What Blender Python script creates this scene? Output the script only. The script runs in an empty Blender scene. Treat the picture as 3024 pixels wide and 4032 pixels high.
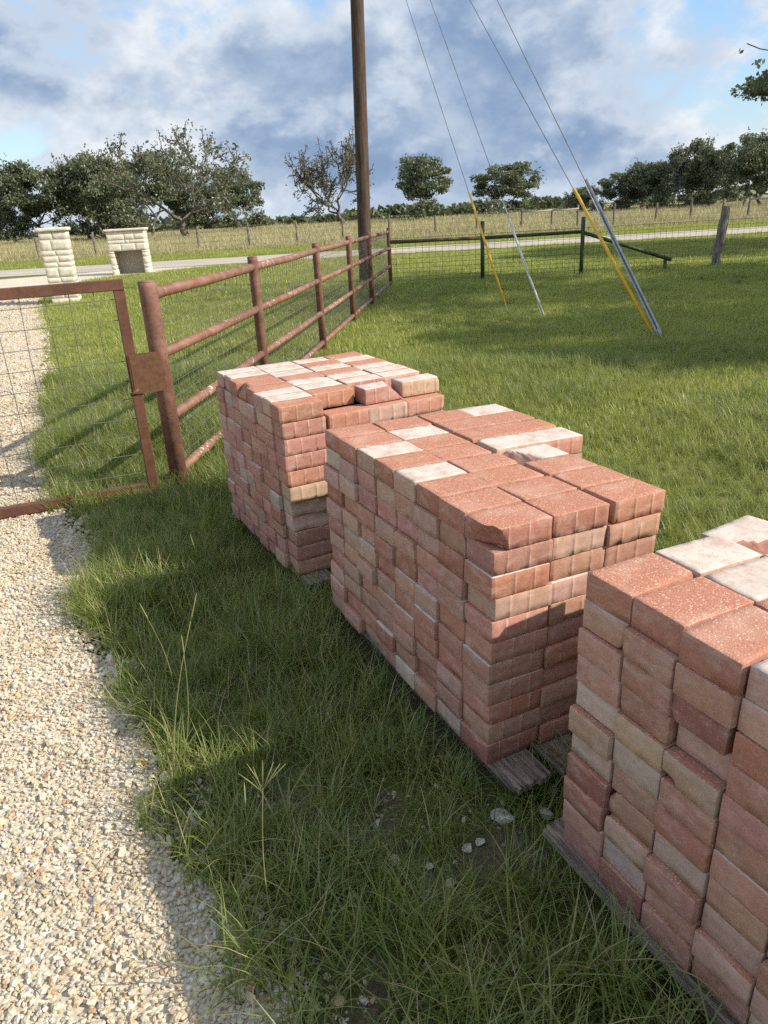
import bpy, math, random
import numpy as np
from mathutils import Vector, Matrix, Quaternion, noise as mnoise

scene = bpy.context.scene
COL = scene.collection
R = math.radians

# ------------------------------------------------------------------ camera
cam_d = bpy.data.cameras.new('camera')
cam = bpy.data.objects.new('camera', cam_d)
COL.objects.link(cam)
scene.camera = cam
cam_d.sensor_fit = 'VERTICAL'
cam_d.sensor_height = 36.0
cam_d.lens = 25.88
cam_d.clip_start = 0.05
cam_d.clip_end = 6000
EYE = 1.70
_pitch, _roll = math.atan(641 / 1590.0), R(3.2)
_f = Vector((0, math.cos(_pitch), -math.sin(_pitch)))
_r0 = Vector((1, 0, 0)); _u0 = _r0.cross(_f)
_r = _r0 * math.cos(_roll) - _u0 * math.sin(_roll)
_u = _r.cross(_f)
M = Matrix((( _r.x, _u.x, -_f.x, 0), (_r.y, _u.y, -_f.y, 0), (_r.z, _u.z, -_f.z, EYE), (0, 0, 0, 1)))
cam.matrix_world = M

# ------------------------------------------------------------------ sky, sun, exposure
SUN_AZ, SUN_EL = R(-74.0), R(33.6)      # azimuth of the light's travel from +Y towards +X
light_dir = Vector((math.sin(SUN_AZ) * math.cos(SUN_EL), math.cos(SUN_AZ) * math.cos(SUN_EL), -math.sin(SUN_EL)))
sd = bpy.data.lights.new('sun', 'SUN')
sd.energy = 4.4; sd.angle = R(0.55); sd.color = (1.0, 0.92, 0.77)
sun = bpy.data.objects.new('sun', sd); COL.objects.link(sun)
sun.rotation_euler = light_dir.to_track_quat('-Z', 'Y').to_euler()

world = bpy.data.worlds.new('World'); scene.world = world
world.use_nodes = True

class NT:
    """small helper around a node tree"""
    def __init__(s, tree): s.t = tree; s.n = tree.nodes; s.l = tree.links
    def add(s, typ, **kw):
        n = s.n.new(typ)
        for k, v in kw.items():
            if k in ('op', 'operation'): n.operation = v
            elif k == 'inp':
                for a, b in v.items():
                    if isinstance(b, bpy.types.NodeSocket): s.l.new(b, n.inputs[a])
                    else: n.inputs[a].default_value = b
            else: setattr(n, k, v)
        return n
    def math(s, op, a, b=None, c=None, clamp=False):
        n = s.n.new('ShaderNodeMath'); n.operation = op; n.use_clamp = clamp
        for i, v in enumerate((a, b, c)):
            if v is None: continue
            if isinstance(v, bpy.types.NodeSocket): s.l.new(v, n.inputs[i])
            else: n.inputs[i].default_value = v
        return n.outputs[0]
    def vmath(s, op, a, b=None):
        n = s.n.new('ShaderNodeVectorMath'); n.operation = op
        for i, v in enumerate((a, b)):
            if v is None: continue
            if isinstance(v, bpy.types.NodeSocket): s.l.new(v, n.inputs[i])
            else: n.inputs[i].default_value = v
        return n.outputs[0]
    def mix(s, f, a, b, blend='MIX'):
        n = s.n.new('ShaderNodeMix'); n.data_type = 'RGBA'; n.blend_type = blend; n.clamp_factor = True
        for i, v in ((0, f), (6, a), (7, b)):
            if isinstance(v, bpy.types.NodeSocket): s.l.new(v, n.inputs[i])
            elif i == 0: n.inputs[0].default_value = v
            else: n.inputs[i].default_value = (v[0], v[1], v[2], 1)
        return n.outputs[2]
    def ramp(s, f, stops, interp='LINEAR'):
        n = s.n.new('ShaderNodeValToRGB'); e = n.color_ramp; e.interpolation = interp
        while len(e.elements) < len(stops): e.elements.new(0.5)
        for k, (p, c) in enumerate(stops):
            e.elements[k].position = p
            e.elements[k].color = (c[0], c[1], c[2], 1) if hasattr(c, '__len__') else (c, c, c, 1)
        s.l.new(f, n.inputs[0])
        return n.outputs[0]
    def smooth(s, x, lo, hi):
        n = s.n.new('ShaderNodeMapRange'); n.interpolation_type = 'SMOOTHSTEP'
        s.l.new(x, n.inputs[0]); n.inputs[1].default_value = lo; n.inputs[2].default_value = hi
        return n.outputs[0]
    def noise(s, vec, scale, detail=4, rough=.55, dist=0.0, dim='3D'):
        n = s.n.new('ShaderNodeTexNoise'); n.noise_dimensions = dim
        if vec is not None: s.l.new(vec, n.inputs['Vector'])
        n.inputs['Scale'].default_value = scale; n.inputs['Detail'].default_value = detail
        n.inputs['Roughness'].default_value = rough; n.inputs['Distortion'].default_value = dist
        return n.outputs[0]
    def vor(s, vec, scale, feature='F1', rand=1.0):
        n = s.n.new('ShaderNodeTexVoronoi'); n.feature = feature
        if vec is not None: s.l.new(vec, n.inputs['Vector'])
        n.inputs['Scale'].default_value = scale; n.inputs['Randomness'].default_value = rand
        return n

CLX, CLY = 0.4, 6.1
def build_world():
    w = NT(world.node_tree); w.n.clear()
    out = w.add('ShaderNodeOutputWorld')
    bg = w.add('ShaderNodeBackground'); bg.inputs[1].default_value = 0.145
    sky = w.add('ShaderNodeTexSky', sky_type='NISHITA'); sky.sun_disc = False
    sky.sun_elevation = SUN_EL; sky.sun_rotation = R(109); sky.altitude = 300
    sky.air_density = 1.3; sky.dust_density = 1.0; sky.ozone_density = 1.6
    geo = w.add('ShaderNodeTexCoord')
    sep = w.add('ShaderNodeSeparateXYZ'); w.l.new(geo.outputs['Generated'], sep.inputs[0])
    x, y, z = sep.outputs
    zz = w.math('ADD', w.math('ABSOLUTE', z), 0.62)
    comb = w.add('ShaderNodeCombineXYZ')
    w.l.new(w.math('DIVIDE', x, zz), comb.inputs[0]); w.l.new(w.math('DIVIDE', y, zz), comb.inputs[1])
    comb.inputs[2].default_value = 3.7
    p = w.vmath('ADD', comb.outputs[0], (CLX, CLY, 0))
    n1 = w.noise(p, 1.75, 2, .5, .1)                                    # where the masses lie
    n2 = w.noise(w.vmath('ADD', p, (7.1, 3.3, 0)), 5.2, 10, .56, .12)    # billows
    n3 = w.noise(w.vmath('ADD', p, (1.3, 9.4, 0)), 3.6, 7, .55, .1)      # light and shade of the bellies
    n4 = w.noise(w.vmath('ADD', p, (4.9, 1.1, 0)), 11.0, 8, .6, .1)      # small puffs
    dens = w.math('ADD', w.math('MULTIPLY', n1, .52), w.math('ADD', w.math('MULTIPLY', n2, .46), w.math('MULTIPLY', n4, .20)))
    cover = w.smooth(dens, .505, .590)
    thick = w.smooth(dens, .575, .665)
    lit = w.smooth(w.math('ADD', w.math('MULTIPLY', n3, .65), w.math('MULTIPLY', n4, .35)), .40, .60)
    white = w.mix(lit, (2.8, 3.25, 3.9), (4.5, 4.65, 4.8))
    belly = w.mix(lit, (1.25, 1.80, 2.75), (2.45, 2.95, 3.65))
    cloud = w.mix(thick, white, belly)
    hor = w.smooth(z, -.06, .06)          # towards the horizon far cloud closes up to a pale veil
    veil = w.mix(w.smooth(n2, .38, .62), (2.4, 3.0, 3.8), (3.7, 4.1, 4.5))
    blue = w.mix(.45, sky.outputs[0], (1.05, 2.3, 4.5))
    s = w.mix(cover, blue, cloud)
    s = w.mix(hor, veil, s)
    w.l.new(s, bg.inputs[0]); w.l.new(bg.outputs[0], out.inputs[0])
build_world()

scene.view_settings.view_transform = 'Standard'
scene.view_settings.look = 'None'
scene.view_settings.gamma = 1.0
scene.view_settings.exposure = 0.52
scene.view_settings.use_curve_mapping = False
scene.render.engine = 'CYCLES'
cy = scene.cycles
cy.use_denoising = False
cy.max_bounces = 4; cy.diffuse_bounces = 2; cy.glossy_bounces = 2; cy.transmission_bounces = 2
cy.transparent_max_bounces = 6
cy.caustics_reflective = False; cy.caustics_refractive = False
cy.use_adaptive_sampling = True; cy.adaptive_threshold = 0.015

# ------------------------------------------------------------------ materials
def mat(name, rough=.8, spec=.3):
    m = bpy.data.materials.new(name); m.use_nodes = True
    t = NT(m.node_tree)
    b = t.n['Principled BSDF']; b.inputs['Roughness'].default_value = rough
    b.inputs['Specular IOR Level'].default_value = spec
    return m, t, b
def bump(t, b, h, strength=.4, dist=.01):
    n = t.add('ShaderNodeBump'); n.inputs['Strength'].default_value = strength; n.inputs['Distance'].default_value = dist
    t.l.new(h, n.inputs['Height']); t.l.new(n.outputs[0], b.inputs['Normal'])
def coords(t, kind='Object'):
    return t.add('ShaderNodeTexCoord').outputs[kind]
def world_pos(t): return t.add('ShaderNodeNewGeometry').outputs['Position']

def m_paver(name, island=False):
    m, t, b = mat(name, .9, .2)
    info = t.add('ShaderNodeObjectInfo')
    co = coords(t)
    if island:
        rnd = t.add('ShaderNodeNewGeometry').outputs['Random Per Island']
        base = t.ramp(rnd, [(0, (.30, .13, .09)), (.3, (.36, .17, .12)), (.55, (.40, .22, .16)), (.75, (.27, .12, .09)), (1, (.46, .36, .27))])
        zrel = None
    else:
        rnd = info.outputs['Random']; base = info.outputs['Color']
    off = t.add('ShaderNodeCombineXYZ')
    for k, s_ in enumerate((37.0, 71.0, 53.0)): t.l.new(t.math('MULTIPLY', rnd, s_), off.inputs[k])
    p = t.vmath('ADD', co, off.outputs[0])
    kind = t.add('ShaderNodeAttribute', attribute_name='kind').outputs['Fac']
    # ---- sides: burnt red with lime bloom, dust and dark mottling
    st = t.vmath('MULTIPLY', p, (1.0, 1.0, 2.0))
    nb = t.noise(st, 13.0, 8, .70, .4)
    bloom = t.math('MULTIPLY', t.smooth(nb, .48, .68), .42)
    mott = t.noise(p, 40.0, 6, .68)
    fine = t.noise(p, 300.0, 3, .6)
    cloudy = t.noise(p, 5.0, 3, .5)
    side = t.mix(t.smooth(mott, .34, .66), t.mix(.28, base, (.16, .075, .058), 'MIX'), base)
    side = t.mix(t.math('MULTIPLY', t.smooth(cloudy, .42, .65), .25), side, t.mix(.5, base, (.50, .22, .14)))
    side = t.mix(bloom, side, (.56, .44, .37))
    side = t.mix(t.math('MULTIPLY', t.smooth(fine, .56, .70), .32), side, (.66, .52, .42))
    side = t.mix(t.math('MULTIPLY', t.smooth(fine, .42, .32), .25), side, (.16, .08, .06))
    # pale lip along the lower moulded edge
    sepc = t.add('ShaderNodeSeparateXYZ'); t.l.new(co, sepc.inputs[0])
    rim = t.add('ShaderNodeAttribute', attribute_name='rim').outputs['Fac']
    rimf = t.math('MULTIPLY', t.smooth(t.math('ADD', rim, t.math('MULTIPLY', t.math('SUBTRACT', mott, .5), 1.6)), .60, 1.0), .48)
    side = t.mix(rimf, side, (.60, .47, .39))
    # lichen / soot specks on few
    soot = t.math('MULTIPLY', t.smooth(t.noise(p, 60, 3, .7), .60, .70), t.smooth(nb, .60, .70))
    side = t.mix(t.math('MULTIPLY', soot, .5), side, (.07, .06, .05))
    # ---- top: exposed aggregate
    v = t.vor(p, 275.0)
    vc = t.add('ShaderNodeSeparateColor'); t.l.new(v.outputs['Color'], vc.inputs[0])
    agg = t.ramp(vc.outputs[0], [(0, (.41, .170, .112)), (.35, (.48, .208, .138)), (.62, (.52, .250, .168)), (.84, (.62, .41, .26)), (.95, (.70, .56, .39)), (1, (.38, .21, .15))], 'CONSTANT')
    agg = t.mix(t.smooth(v.outputs['Distance'], .38, .75), agg, (.44, .190, .128))
    agg = t.mix(t.math('MULTIPLY', t.smooth(t.noise(p, 7, 4, .6), .48, .72), .32), agg, (.66, .50, .40))
    agg = t.mix(.15, agg, base)
    agg = t.mix(t.math('MULTIPLY', rimf, .9), agg, (.66, .52, .43))
    # ---- bottom turned up: mortar-white, pink blush
    wn = t.noise(p, 16, 5, .65, .2)
    wht = t.mix(t.smooth(wn, .42, .70), (.66, .595, .53), (.53, .39, .32))
    wht = t.mix(.12, wht, base)
    wht = t.mix(t.math('MULTIPLY', t.smooth(t.noise(p, 90, 5, .7), .54, .66), .55), wht, (.44, .28, .22))
    wht = t.mix(t.math('MULTIPLY', t.smooth(t.noise(p, 9, 4, .65, .4), .50, .64), .45), wht, (.46, .37, .30))
    # ---- fracture
    fr = t.mix(t.smooth(t.noise(p, 70, 4, .65), .4, .66), t.mix(.4, base, (.22, .09, .07)), t.mix(.45, base, (.46, .26, .21)))
    k1 = t.math('COMPARE', kind, 1.0, .3); k2 = t.math('COMPARE', kind, 2.0, .3); k3 = t.math('COMPARE', kind, 3.0, .3)
    c = t.mix(k1, side, agg); c = t.mix(k2, c, wht); c = t.mix(k3, c, fr)
    t.l.new(c, b.inputs['Base Color'])
    h = t.math('ADD', t.math('MULTIPLY', fine, .4), t.math('MULTIPLY', mott, .9))
    h2 = t.math('SUBTRACT', 1.0, v.outputs['Distance'])
    hh = t.math('ADD', h, t.math('MULTIPLY', t.math('MULTIPLY', h2, k1), .55))
    bump(t, b, hh, .45, .003)
    return m
M_PAVER = m_paver('paver_concrete')
M_PAVER_MASS = m_paver('paver_concrete_mass', True)

def m_rust():
    m, t, b = mat('rusted_pipe', .62, .35)
    p = coords(t)
    n = t.noise(p, 9, 6, .65); n2 = t.noise(p, 55, 4, .7); n3 = t.noise(p, 3.5, 3, .5)
    c = t.mix(t.smooth(n, .38, .66), (.180, .082, .058), (.265, .138, .104))
    c = t.mix(t.smooth(n2, .56, .68), c, (.10, .045, .03))
    c = t.mix(t.math('MULTIPLY', t.smooth(n3, .50, .70), .35), c, (.40, .23, .16))
    t.l.new(c, b.inputs['Base Color'])
    t.l.new(t.math('ADD', .5, t.math('MULTIPLY', n2, .3)), b.inputs['Roughness'])
    bump(t, b, t.math('ADD', n2, n), .35, .004)
    return m
M_RUST = m_rust()
def m_rail():
    """pipe with droppings and lichen spots on its upper side"""
    m, t, b = mat('rusted_rail', .6, .35)
    p = coords(t)
    n = t.noise(p, 8, 6, .65); n2 = t.noise(p, 48, 4, .7)
    c = t.mix(t.smooth(n, .38, .66), (.200, .090, .062), (.290, .150, .112))
    c = t.mix(t.smooth(n2, .58, .70), c, (.12, .05, .035))
    big = t.noise(p, 1.6, 2, .5); sp = t.noise(p, 34, 5, .72)
    spot = t.math('MULTIPLY', t.smooth(big, .50, .60), t.smooth(sp, .575, .61))
    c = t.mix(spot, c, (.74, .71, .64))
    lich = t.math('MULTIPLY', t.smooth(t.noise(p, 4.3, 2, .5), .56, .64), t.smooth(n2, .5, .62))
    c = t.mix(t.math('MULTIPLY', lich, .7), c, (.42, .30, .08))
    t.l.new(c, b.inputs['Base Color']); bump(t, b, t.math('ADD', n2, n), .3, .004)
    return m
M_RAIL = m_rail()
def m_simple(name, c1, c2, scale=8, rough=.75, spec=.3, bumpd=.003, metal=0.0, detail=5, stretch=None):
    m, t, b = mat(name, rough, spec)
    p = coords(t)
    if stretch: p = t.vmath('MULTIPLY', p, stretch)
    n = t.noise(p, scale, detail, .62)
    n2 = t.noise(p, scale * 6, 3, .6)
    f = t.math('ADD', t.math('MULTIPLY', n, .65), t.math('MULTIPLY', n2, .35))
    t.l.new(t.mix(t.smooth(f, .36, .64), c1, c2), b.inputs['Base Color'])
    b.inputs['Metallic'].default_value = metal
    bump(t, b, f, .4, bumpd)
    return m
M_GATE = m_simple('gate_brown_paint', (.090, .040, .024), (.150, .066, .040), 6, .5, .4, .002)
M_LATCH = m_simple('latch_rust', (.100, .048, .025), (.160, .076, .040), 30, .7, .3, .003)
M_GALV = m_simple('galvanised_wire', (.12, .115, .10), (.22, .21, .19), 20, .5, .5, .001, .4)
M_DARKWIRE = m_simple('weathered_wire', (.07, .07, .06), (.14, .13, .115), 20, .7, .3, .001)
M_GUYWIRE = m_simple('guy_wire', (.10, .10, .10), (.17, .17, .17), 20, .6, .4, .001)
M_STEEL = m_simple('galvanised_steel', (.36, .38, .40), (.52, .54, .56), 12, .45, .5, .001, .3)
M_YELLOW = m_simple('yellow_plastic', (.72, .40, .025), (.80, .50, .045), 3, .45, .4, .0005)
M_GREYPLASTIC = m_simple('grey_plastic', (.52, .52, .50), (.62, .62, .60), 3, .5, .4, .0005)
M_GREEN = m_simple('green_painted_pipe', (.030, .055, .030), (.065, .085, .045), 10, .6, .3, .002)
M_GREENRUST = m_simple('green_rust_pipe', (.055, .060, .032), (.17, .085, .05), 4, .6, .3, .002)
M_POLE = m_simple('pole_timber', (.045, .029, .022), (.125, .085, .064), 3.0, .85, .2, .01, stretch=(9, 9, .5))
M_GREYWOOD = m_simple('weathered_wood', (.10, .085, .07), (.30, .26, .22), 4.0, .9, .2, .012, stretch=(8, 8, .9))
M_PALEWOOD = m_simple('bleached_wood', (.30, .25, .20), (.50, .44, .38), 4.0, .9, .2, .01, stretch=(1, 8, 8))
M_PALLET = m_simple('pallet_wood', (.075, .060, .048), (.36, .295, .235), 6.0, .92, .15, .012, stretch=(14, .9, 14))
M_BARK = m_simple('oak_bark', (.085, .070, .056), (.21, .18, .15), 2.5, .95, .15, .05, stretch=(2, 2, .6))
M_LIMESTONE = m_simple('limestone_block', (.58, .52, .42), (.71, .66, .565), 5.0, .9, .2, .02)
M_MORTAR = m_simple('mortar', (.50, .45, .36), (.58, .53, .44), 12, .95, .1, .01)
M_ROCK = m_simple('pale_rock', (.42, .39, .35), (.74, .71, .66), 25, .9, .2, .01)

def m_leaf(name, c_dark, c_light, trans=.30, by='island', dry=None, dry_amt=0.0):
    m = bpy.data.materials.new(name); m.use_nodes = True
    t = NT(m.node_tree); t.n.clear()
    out = t.add('ShaderNodeOutputMaterial')
    if by == 'island': rnd = t.add('ShaderNodeNewGeometry').outputs['Random Per Island']
    else: rnd = t.add('ShaderNodeObjectInfo').outputs['Random']
    ri = t.add('ShaderNodeNewGeometry').outputs['Random Per Island']
    f = t.math('ADD', t.math('MULTIPLY', rnd, .55), t.math('MULTIPLY', ri, .45))
    big = t.noise(world_pos(t), .9 if by != 'island' else .35, 3, .5)
    f = t.math('ADD', f, t.math('MULTIPLY', t.math('SUBTRACT', t.math('ADD', t.math('MULTIPLY', big, .5), t.math('MULTIPLY', t.noise(world_pos(t), .22, 3, .6), .5)), .5), 2.0), clamp=True)
    c = t.mix(f, c_dark, c_light)
    if dry:
        c = t.mix(t.smooth(ri, 1 - dry_amt - .02, 1 - dry_amt + .02), c, dry)
    d = t.add('ShaderNodeBsdfDiffuse'); t.l.new(c, d.inputs[0])
    tr = t.add('ShaderNodeBsdfTranslucent')
    t.l.new(t.mix(.45, c, (.58, .62, .12), 'MIX') if trans > .3 else c, tr.inputs[0])
    mx = t.add('ShaderNodeMixShader'); mx.inputs[0].default_value = trans
    t.l.new(d.outputs[0], mx.inputs[1]); t.l.new(tr.outputs[0], mx.inputs[2])
    gl = t.add('ShaderNodeBsdfGlossy'); gl.inputs['Roughness'].default_value = .45; gl.inputs[0].default_value = (.9, .9, .9, 1)
    m2 = t.add('ShaderNodeMixShader'); m2.inputs[0].default_value = .035
    t.l.new(mx.outputs[0], m2.inputs[1]); t.l.new(gl.outputs[0], m2.inputs[2])
    t.l.new(m2.outputs[0], out.inputs[0])
    return m
M_GRASS = m_leaf('grass_blade', (.130, .190, .042), (.290, .340, .085), .46, 'obj', (.50, .42, .22), .07)
M_LAWN = m_leaf('lawn_blade', (.225, .285, .055), (.470, .480, .125), .50, 'obj', (.52, .45, .24), .08)
M_DRYGRASS = m_leaf('dry_field_grass', (.36, .32, .15), (.62, .53, .31), .25, 'obj', (.24, .28, .10), .18)
M_STALK = m_leaf('seed_stalk', (.22, .25, .09), (.34, .31, .15), .15, 'island')
M_OAK = m_leaf('oak_leaf', (.088, .115, .064), (.205, .235, .125), .28)  # all oak leaf colours lightened to stand in for haze on far trees
M_OAK2 = m_leaf('grey_oak_leaf', (.096, .116, .070), (.200, .220, .130), .28)
M_BARE = m_leaf('sparse_oak_leaf', (.090, .102, .062), (.165, .175, .108), .20)

def m_ground():
    m, t, b = mat('ground_soil_and_turf', .95, .1)
    p = world_pos(t)
    n = t.noise(p, .35, 5, .6); n2 = t.noise(p, 6, 5, .65); n3 = t.noise(p, 60, 3, .6)
    c = t.mix(t.smooth(n2, .35, .65), (.15, .18, .045), (.25, .27, .075))
    c = t.mix(t.smooth(n3, .45, .65), c, (.085, .065, .035))
    c = t.mix(t.math('MULTIPLY', t.smooth(n, .5, .7), .6), c, (.19, .18, .07))
    t.l.new(c, b.inputs['Base Color']); bump(t, b, t.math('ADD', n2, n3), .6, .03)
    return m
def m_soil():
    m, t, b = mat('stony_soil', .95, .1)
    p = world_pos(t)
    n = t.noise(p, 5, 5, .6); n2 = t.noise(p, 60, 4, .65)
    v = t.vor(p, 95)
    vc = t.add('ShaderNodeSeparateColor'); t.l.new(v.outputs['Color'], vc.inputs[0])
    c = t.mix(t.smooth(n2, .35, .65), (.085, .066, .042), (.16, .125, .085))
    c = t.mix(t.math('MULTIPLY', t.smooth(vc.outputs[1], .95, .97), .7), c, (.42, .38, .32))
    c = t.mix(t.math('MULTIPLY', t.smooth(n, .40, .58), .75), c, (.10, .125, .035))
    t.l.new(c, b.inputs['Base Color']); bump(t, b, t.math('ADD', n2, n), .7, .012)
    return m
def m_field():
    m, t, b = mat('dry_field', .95, .1)
    p = world_pos(t)
    n = t.noise(p, .08, 5, .6); n2 = t.noise(p, 1.2, 5, .65)
    c = t.mix(t.smooth(n, .38, .62), (.24, .235, .09), (.46, .40, .20))
    c = t.mix(t.math('MULTIPLY', t.smooth(n2, .45, .65), .5), c, (.12, .13, .045))
    t.l.new(c, b.inputs['Base Color']); bump(t, b, n2, .7, .1)
    return m
def m_gravelbed():
    m, t, b = mat('gravel_bed', .9, .2)
    p = world_pos(t)
    v = t.vor(p, 70)
    vc = t.add('ShaderNodeSeparateColor'); t.l.new(v.outputs['Color'], vc.inputs[0])
    c = t.ramp(vc.outputs[0], [(0, (.78, .70, .56)), (.3, (.72, .62, .46)), (.5, (.82, .76, .65)), (.68, (.68, .58, .44)), (.8, (.82, .78, .69)), (.93, (.60, .44, .28)), (1, (.55, .50, .43))], 'CONSTANT')
    c = t.mix(t.smooth(v.outputs['Distance'], .30, .62), c, (.50, .43, .33))
    big = t.noise(p, .9, 4, .6)
    c = t.mix(t.math('MULTIPLY', t.smooth(big, .45, .7), .4), c, (.74, .67, .55))
    t.l.new(c, b.inputs['Base Color'])
    bump(t, b, t.math('SUBTRACT', 1.0, v.outputs['Distance']), .35, .008)
    return m
def m_road():
    m, t, b = mat('pale_chip_road', .92, .2)
    p = world_pos(t)
    n = t.noise(t.vmath('MULTIPLY', p, (.25, 1, 1)), 1.1, 5, .6); n2 = t.noise(p, 40, 3, .6)
    c = t.mix(t.smooth(n, .35, .65), (.43, .375, .30), (.56, .49, .40))
    c = t.mix(t.math('MULTIPLY', t.smooth(n2, .4, .6), .3), c, (.20, .18, .155))
    t.l.new(c, b.inputs['Base Color']); bump(t, b, n2, .4, .01)
    return m
def m_pebble():
    m, t, b = mat('gravel_pebble', .82, .25)
    rnd = t.add('ShaderNodeObjectInfo').outputs['Random']
    c = t.ramp(rnd, [(0, (.60, .52, .39)), (.16, (.52, .42, .285)), (.30, (.62, .565, .475)), (.46, (.58, .49, .35)), (.60, (.47, .41, .34)), (.70, (.57, .52, .45)), (.82, (.54, .38, .20)), (.87, (.61, .58, .52)), (.96, (.42, .25, .15)), (1, (.36, .33, .30))], 'CONSTANT')
    wp_ = world_pos(t)
    c = t.mix(t.math('MULTIPLY', t.smooth(t.noise(wp_, 2.2, 3, .6), .46, .66), .38), c, (.50, .38, .22))
    n = t.noise(coords(t), 1.6, 4, .6)
    c = t.mix(t.math('MULTIPLY', t.smooth(n, .45, .7), .4), c, (.50, .42, .31))
    t.l.new(c, b.inputs['Base Color']); bump(t, b, n, .3, .1)
    return m
M_GROUND, M_SOIL, M_FIELD, M_BED, M_ROAD, M_PEBBLE = m_ground(), m_soil(), m_field(), m_gravelbed(), m_road(), m_pebble()

# ------------------------------------------------------------------ object helpers
def tag(o, label=None, cat=None, group=None, kind=None):
    if label: o['label'] = label
    if cat: o['category'] = cat
    if group: o['group'] = group
    if kind: o['kind'] = kind
    return o
def link(o, parent=None):
    COL.objects.link(o)
    if parent is not None: o.parent = parent
    return o
def empty(name, loc=(0, 0, 0), rz=0.0):
    o = bpy.data.objects.new(name, None); COL.objects.link(o)
    o.location = loc; o.rotation_euler = (0, 0, rz); o.empty_display_size = .2
    return o

class MB:
    def __init__(s): s.v = []; s.f = []
    def box(s, c, size, rot=None, jit=0.0, rng=None):
        b = len(s.v)
        for dz in (-.5, .5):
            for dx, dy in ((-.5, -.5), (.5, -.5), (.5, .5), (-.5, .5)):
                p = Vector((dx * size[0], dy * size[1], dz * size[2]))
                if jit: p += Vector([rng.uniform(-jit, jit) for _ in range(3)])
                if rot is not None: p = rot @ p
                s.v.append(tuple(p + Vector(c)))
        s.f += [tuple(b + i for i in q) for q in ((3, 2, 1, 0), (4, 5, 6, 7), (0, 1, 5, 4), (1, 2, 6, 5), (2, 3, 7, 6), (3, 0, 4, 7))]
        return s
    def tube(s, pts, radii, n=8, caps=True):
        pts = [Vector(p) for p in pts]
        if not hasattr(radii, '__len__'): radii = [radii] * len(pts)
        b = len(s.v); prev = None
        for i, p in enumerate(pts):
            d = (pts[min(i + 1, len(pts) - 1)] - pts[max(i - 1, 0)])
            d = d.normalized() if d.length > 1e-9 else Vector((0, 0, 1))
            if prev is None:
                a = Vector((0, 0, 1)) if abs(d.z) < .9 else Vector((1, 0, 0))
                u = d.cross(a).normalized()
            else:
                u = (prev - d * prev.dot(d)); u = u.normalized() if u.length > 1e-6 else d.orthogonal().normalized()
            prev = u; w = d.cross(u)
            for k in range(n):
                a = 2 * math.pi * k / n
                s.v.append(tuple(p + (u * math.cos(a) + w * math.sin(a)) * radii[i]))
        for i in range(len(pts) - 1):
            for k in range(n):
                k2 = (k + 1) % n
                s.f.append((b + i * n + k, b + i * n + k2, b + (i + 1) * n + k2, b + (i + 1) * n + k))
        if caps:
            s.f.append(tuple(b + k for k in reversed(range(n))))
            s.f.append(tuple(b + (len(pts) - 1) * n + k for k in range(n)))
        return s
    def mesh(s, name, m, smooth=False):
        me = bpy.data.meshes.new(name); me.from_pydata(s.v, [], s.f); me.materials.append(m)
        if smooth: me.shade_smooth()
        me.update(); return me
    def build(s, name, m, parent=None, smooth=False):
        return link(bpy.data.objects.new(name, s.mesh(name, m, smooth)), parent)
def np_mesh(name, verts, quads, m, smooth=False, tris=False):
    """fast mesh from arrays of equal-sized faces"""
    me = bpy.data.meshes.new(name)
    verts = np.asarray(verts, np.float32); quads = np.asarray(quads, np.int32)
    k = quads.shape[1]
    me.vertices.add(len(verts)); me.vertices.foreach_set('co', verts.ravel())
    me.loops.add(quads.size); me.loops.foreach_set('vertex_index', quads.ravel())
    me.polygons.add(len(quads)); me.polygons.foreach_set('loop_start', np.arange(0, quads.size, k, dtype=np.int32))
    me.update(calc_edges=True); me.materials.append(m)
    if smooth: me.shade_smooth()
    return me
ORD = ['first', 'second', 'third', 'fourth', 'fifth', 'sixth', 'seventh', 'eighth', 'ninth', 'tenth', 'eleventh', 'twelfth']

# ------------------------------------------------------------------ ground, field, road, drive
DRIVE = [(-.16, .55), (-.22, .9), (-.27, 1.10), (-.33, 1.19), (-.44, 1.34), (-.55, 1.51), (-.70, 1.62), (-.79, 1.88), (-.84, 2.08), (-1.06, 2.38), (-1.22, 2.64), (-1.34, 2.82), (-1.48, 3.07), (-1.53, 3.36), (-1.56, 3.60), (-1.80, 4.03),
         (-2.12, 4.5), (-2.44, 5.09), (-3.01, 6.39), (-3.83, 8.44), (-6.10, 14.0), (-7.6, 17.4), (-8.9, 20.4), (-10.3, 24.5), (-10.6, 28.0), (-9.9, 30.5), (-7.6, 32.8), (-4.0, 34.6)]
DX = np.array([p[0] for p in DRIVE]); DY = np.array([p[1] for p in DRIVE])
def drive_edge(y): return np.interp(y, DY, DX)
def fbm(x, y, s=1.0, seed=0.0):
    return mnoise.fractal(Vector((x * s + seed, y * s - seed, seed)), .8, 2.0, 4)

def sheet(name, pts, z, m, kind='structure'):
    me = bpy.data.meshes.new(name)
    me.from_pydata([(p[0], p[1], z) for p in pts], [], [tuple(range(len(pts)))])
    me.materials.append(m); o = link(bpy.data.objects.new(name, me)); o['kind'] = kind
    return o
sheet('ground', [(-4000, -400), (4000, -400), (4000, 5000), (-4000, 5000)], 0.0, M_GROUND)
field = sheet('field', [(-900, 49.0), (-60, 49.2), (0, 51.0), (60, 51.5), (900, 52), (900, 900), (-900, 900)], .004, M_FIELD)
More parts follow.
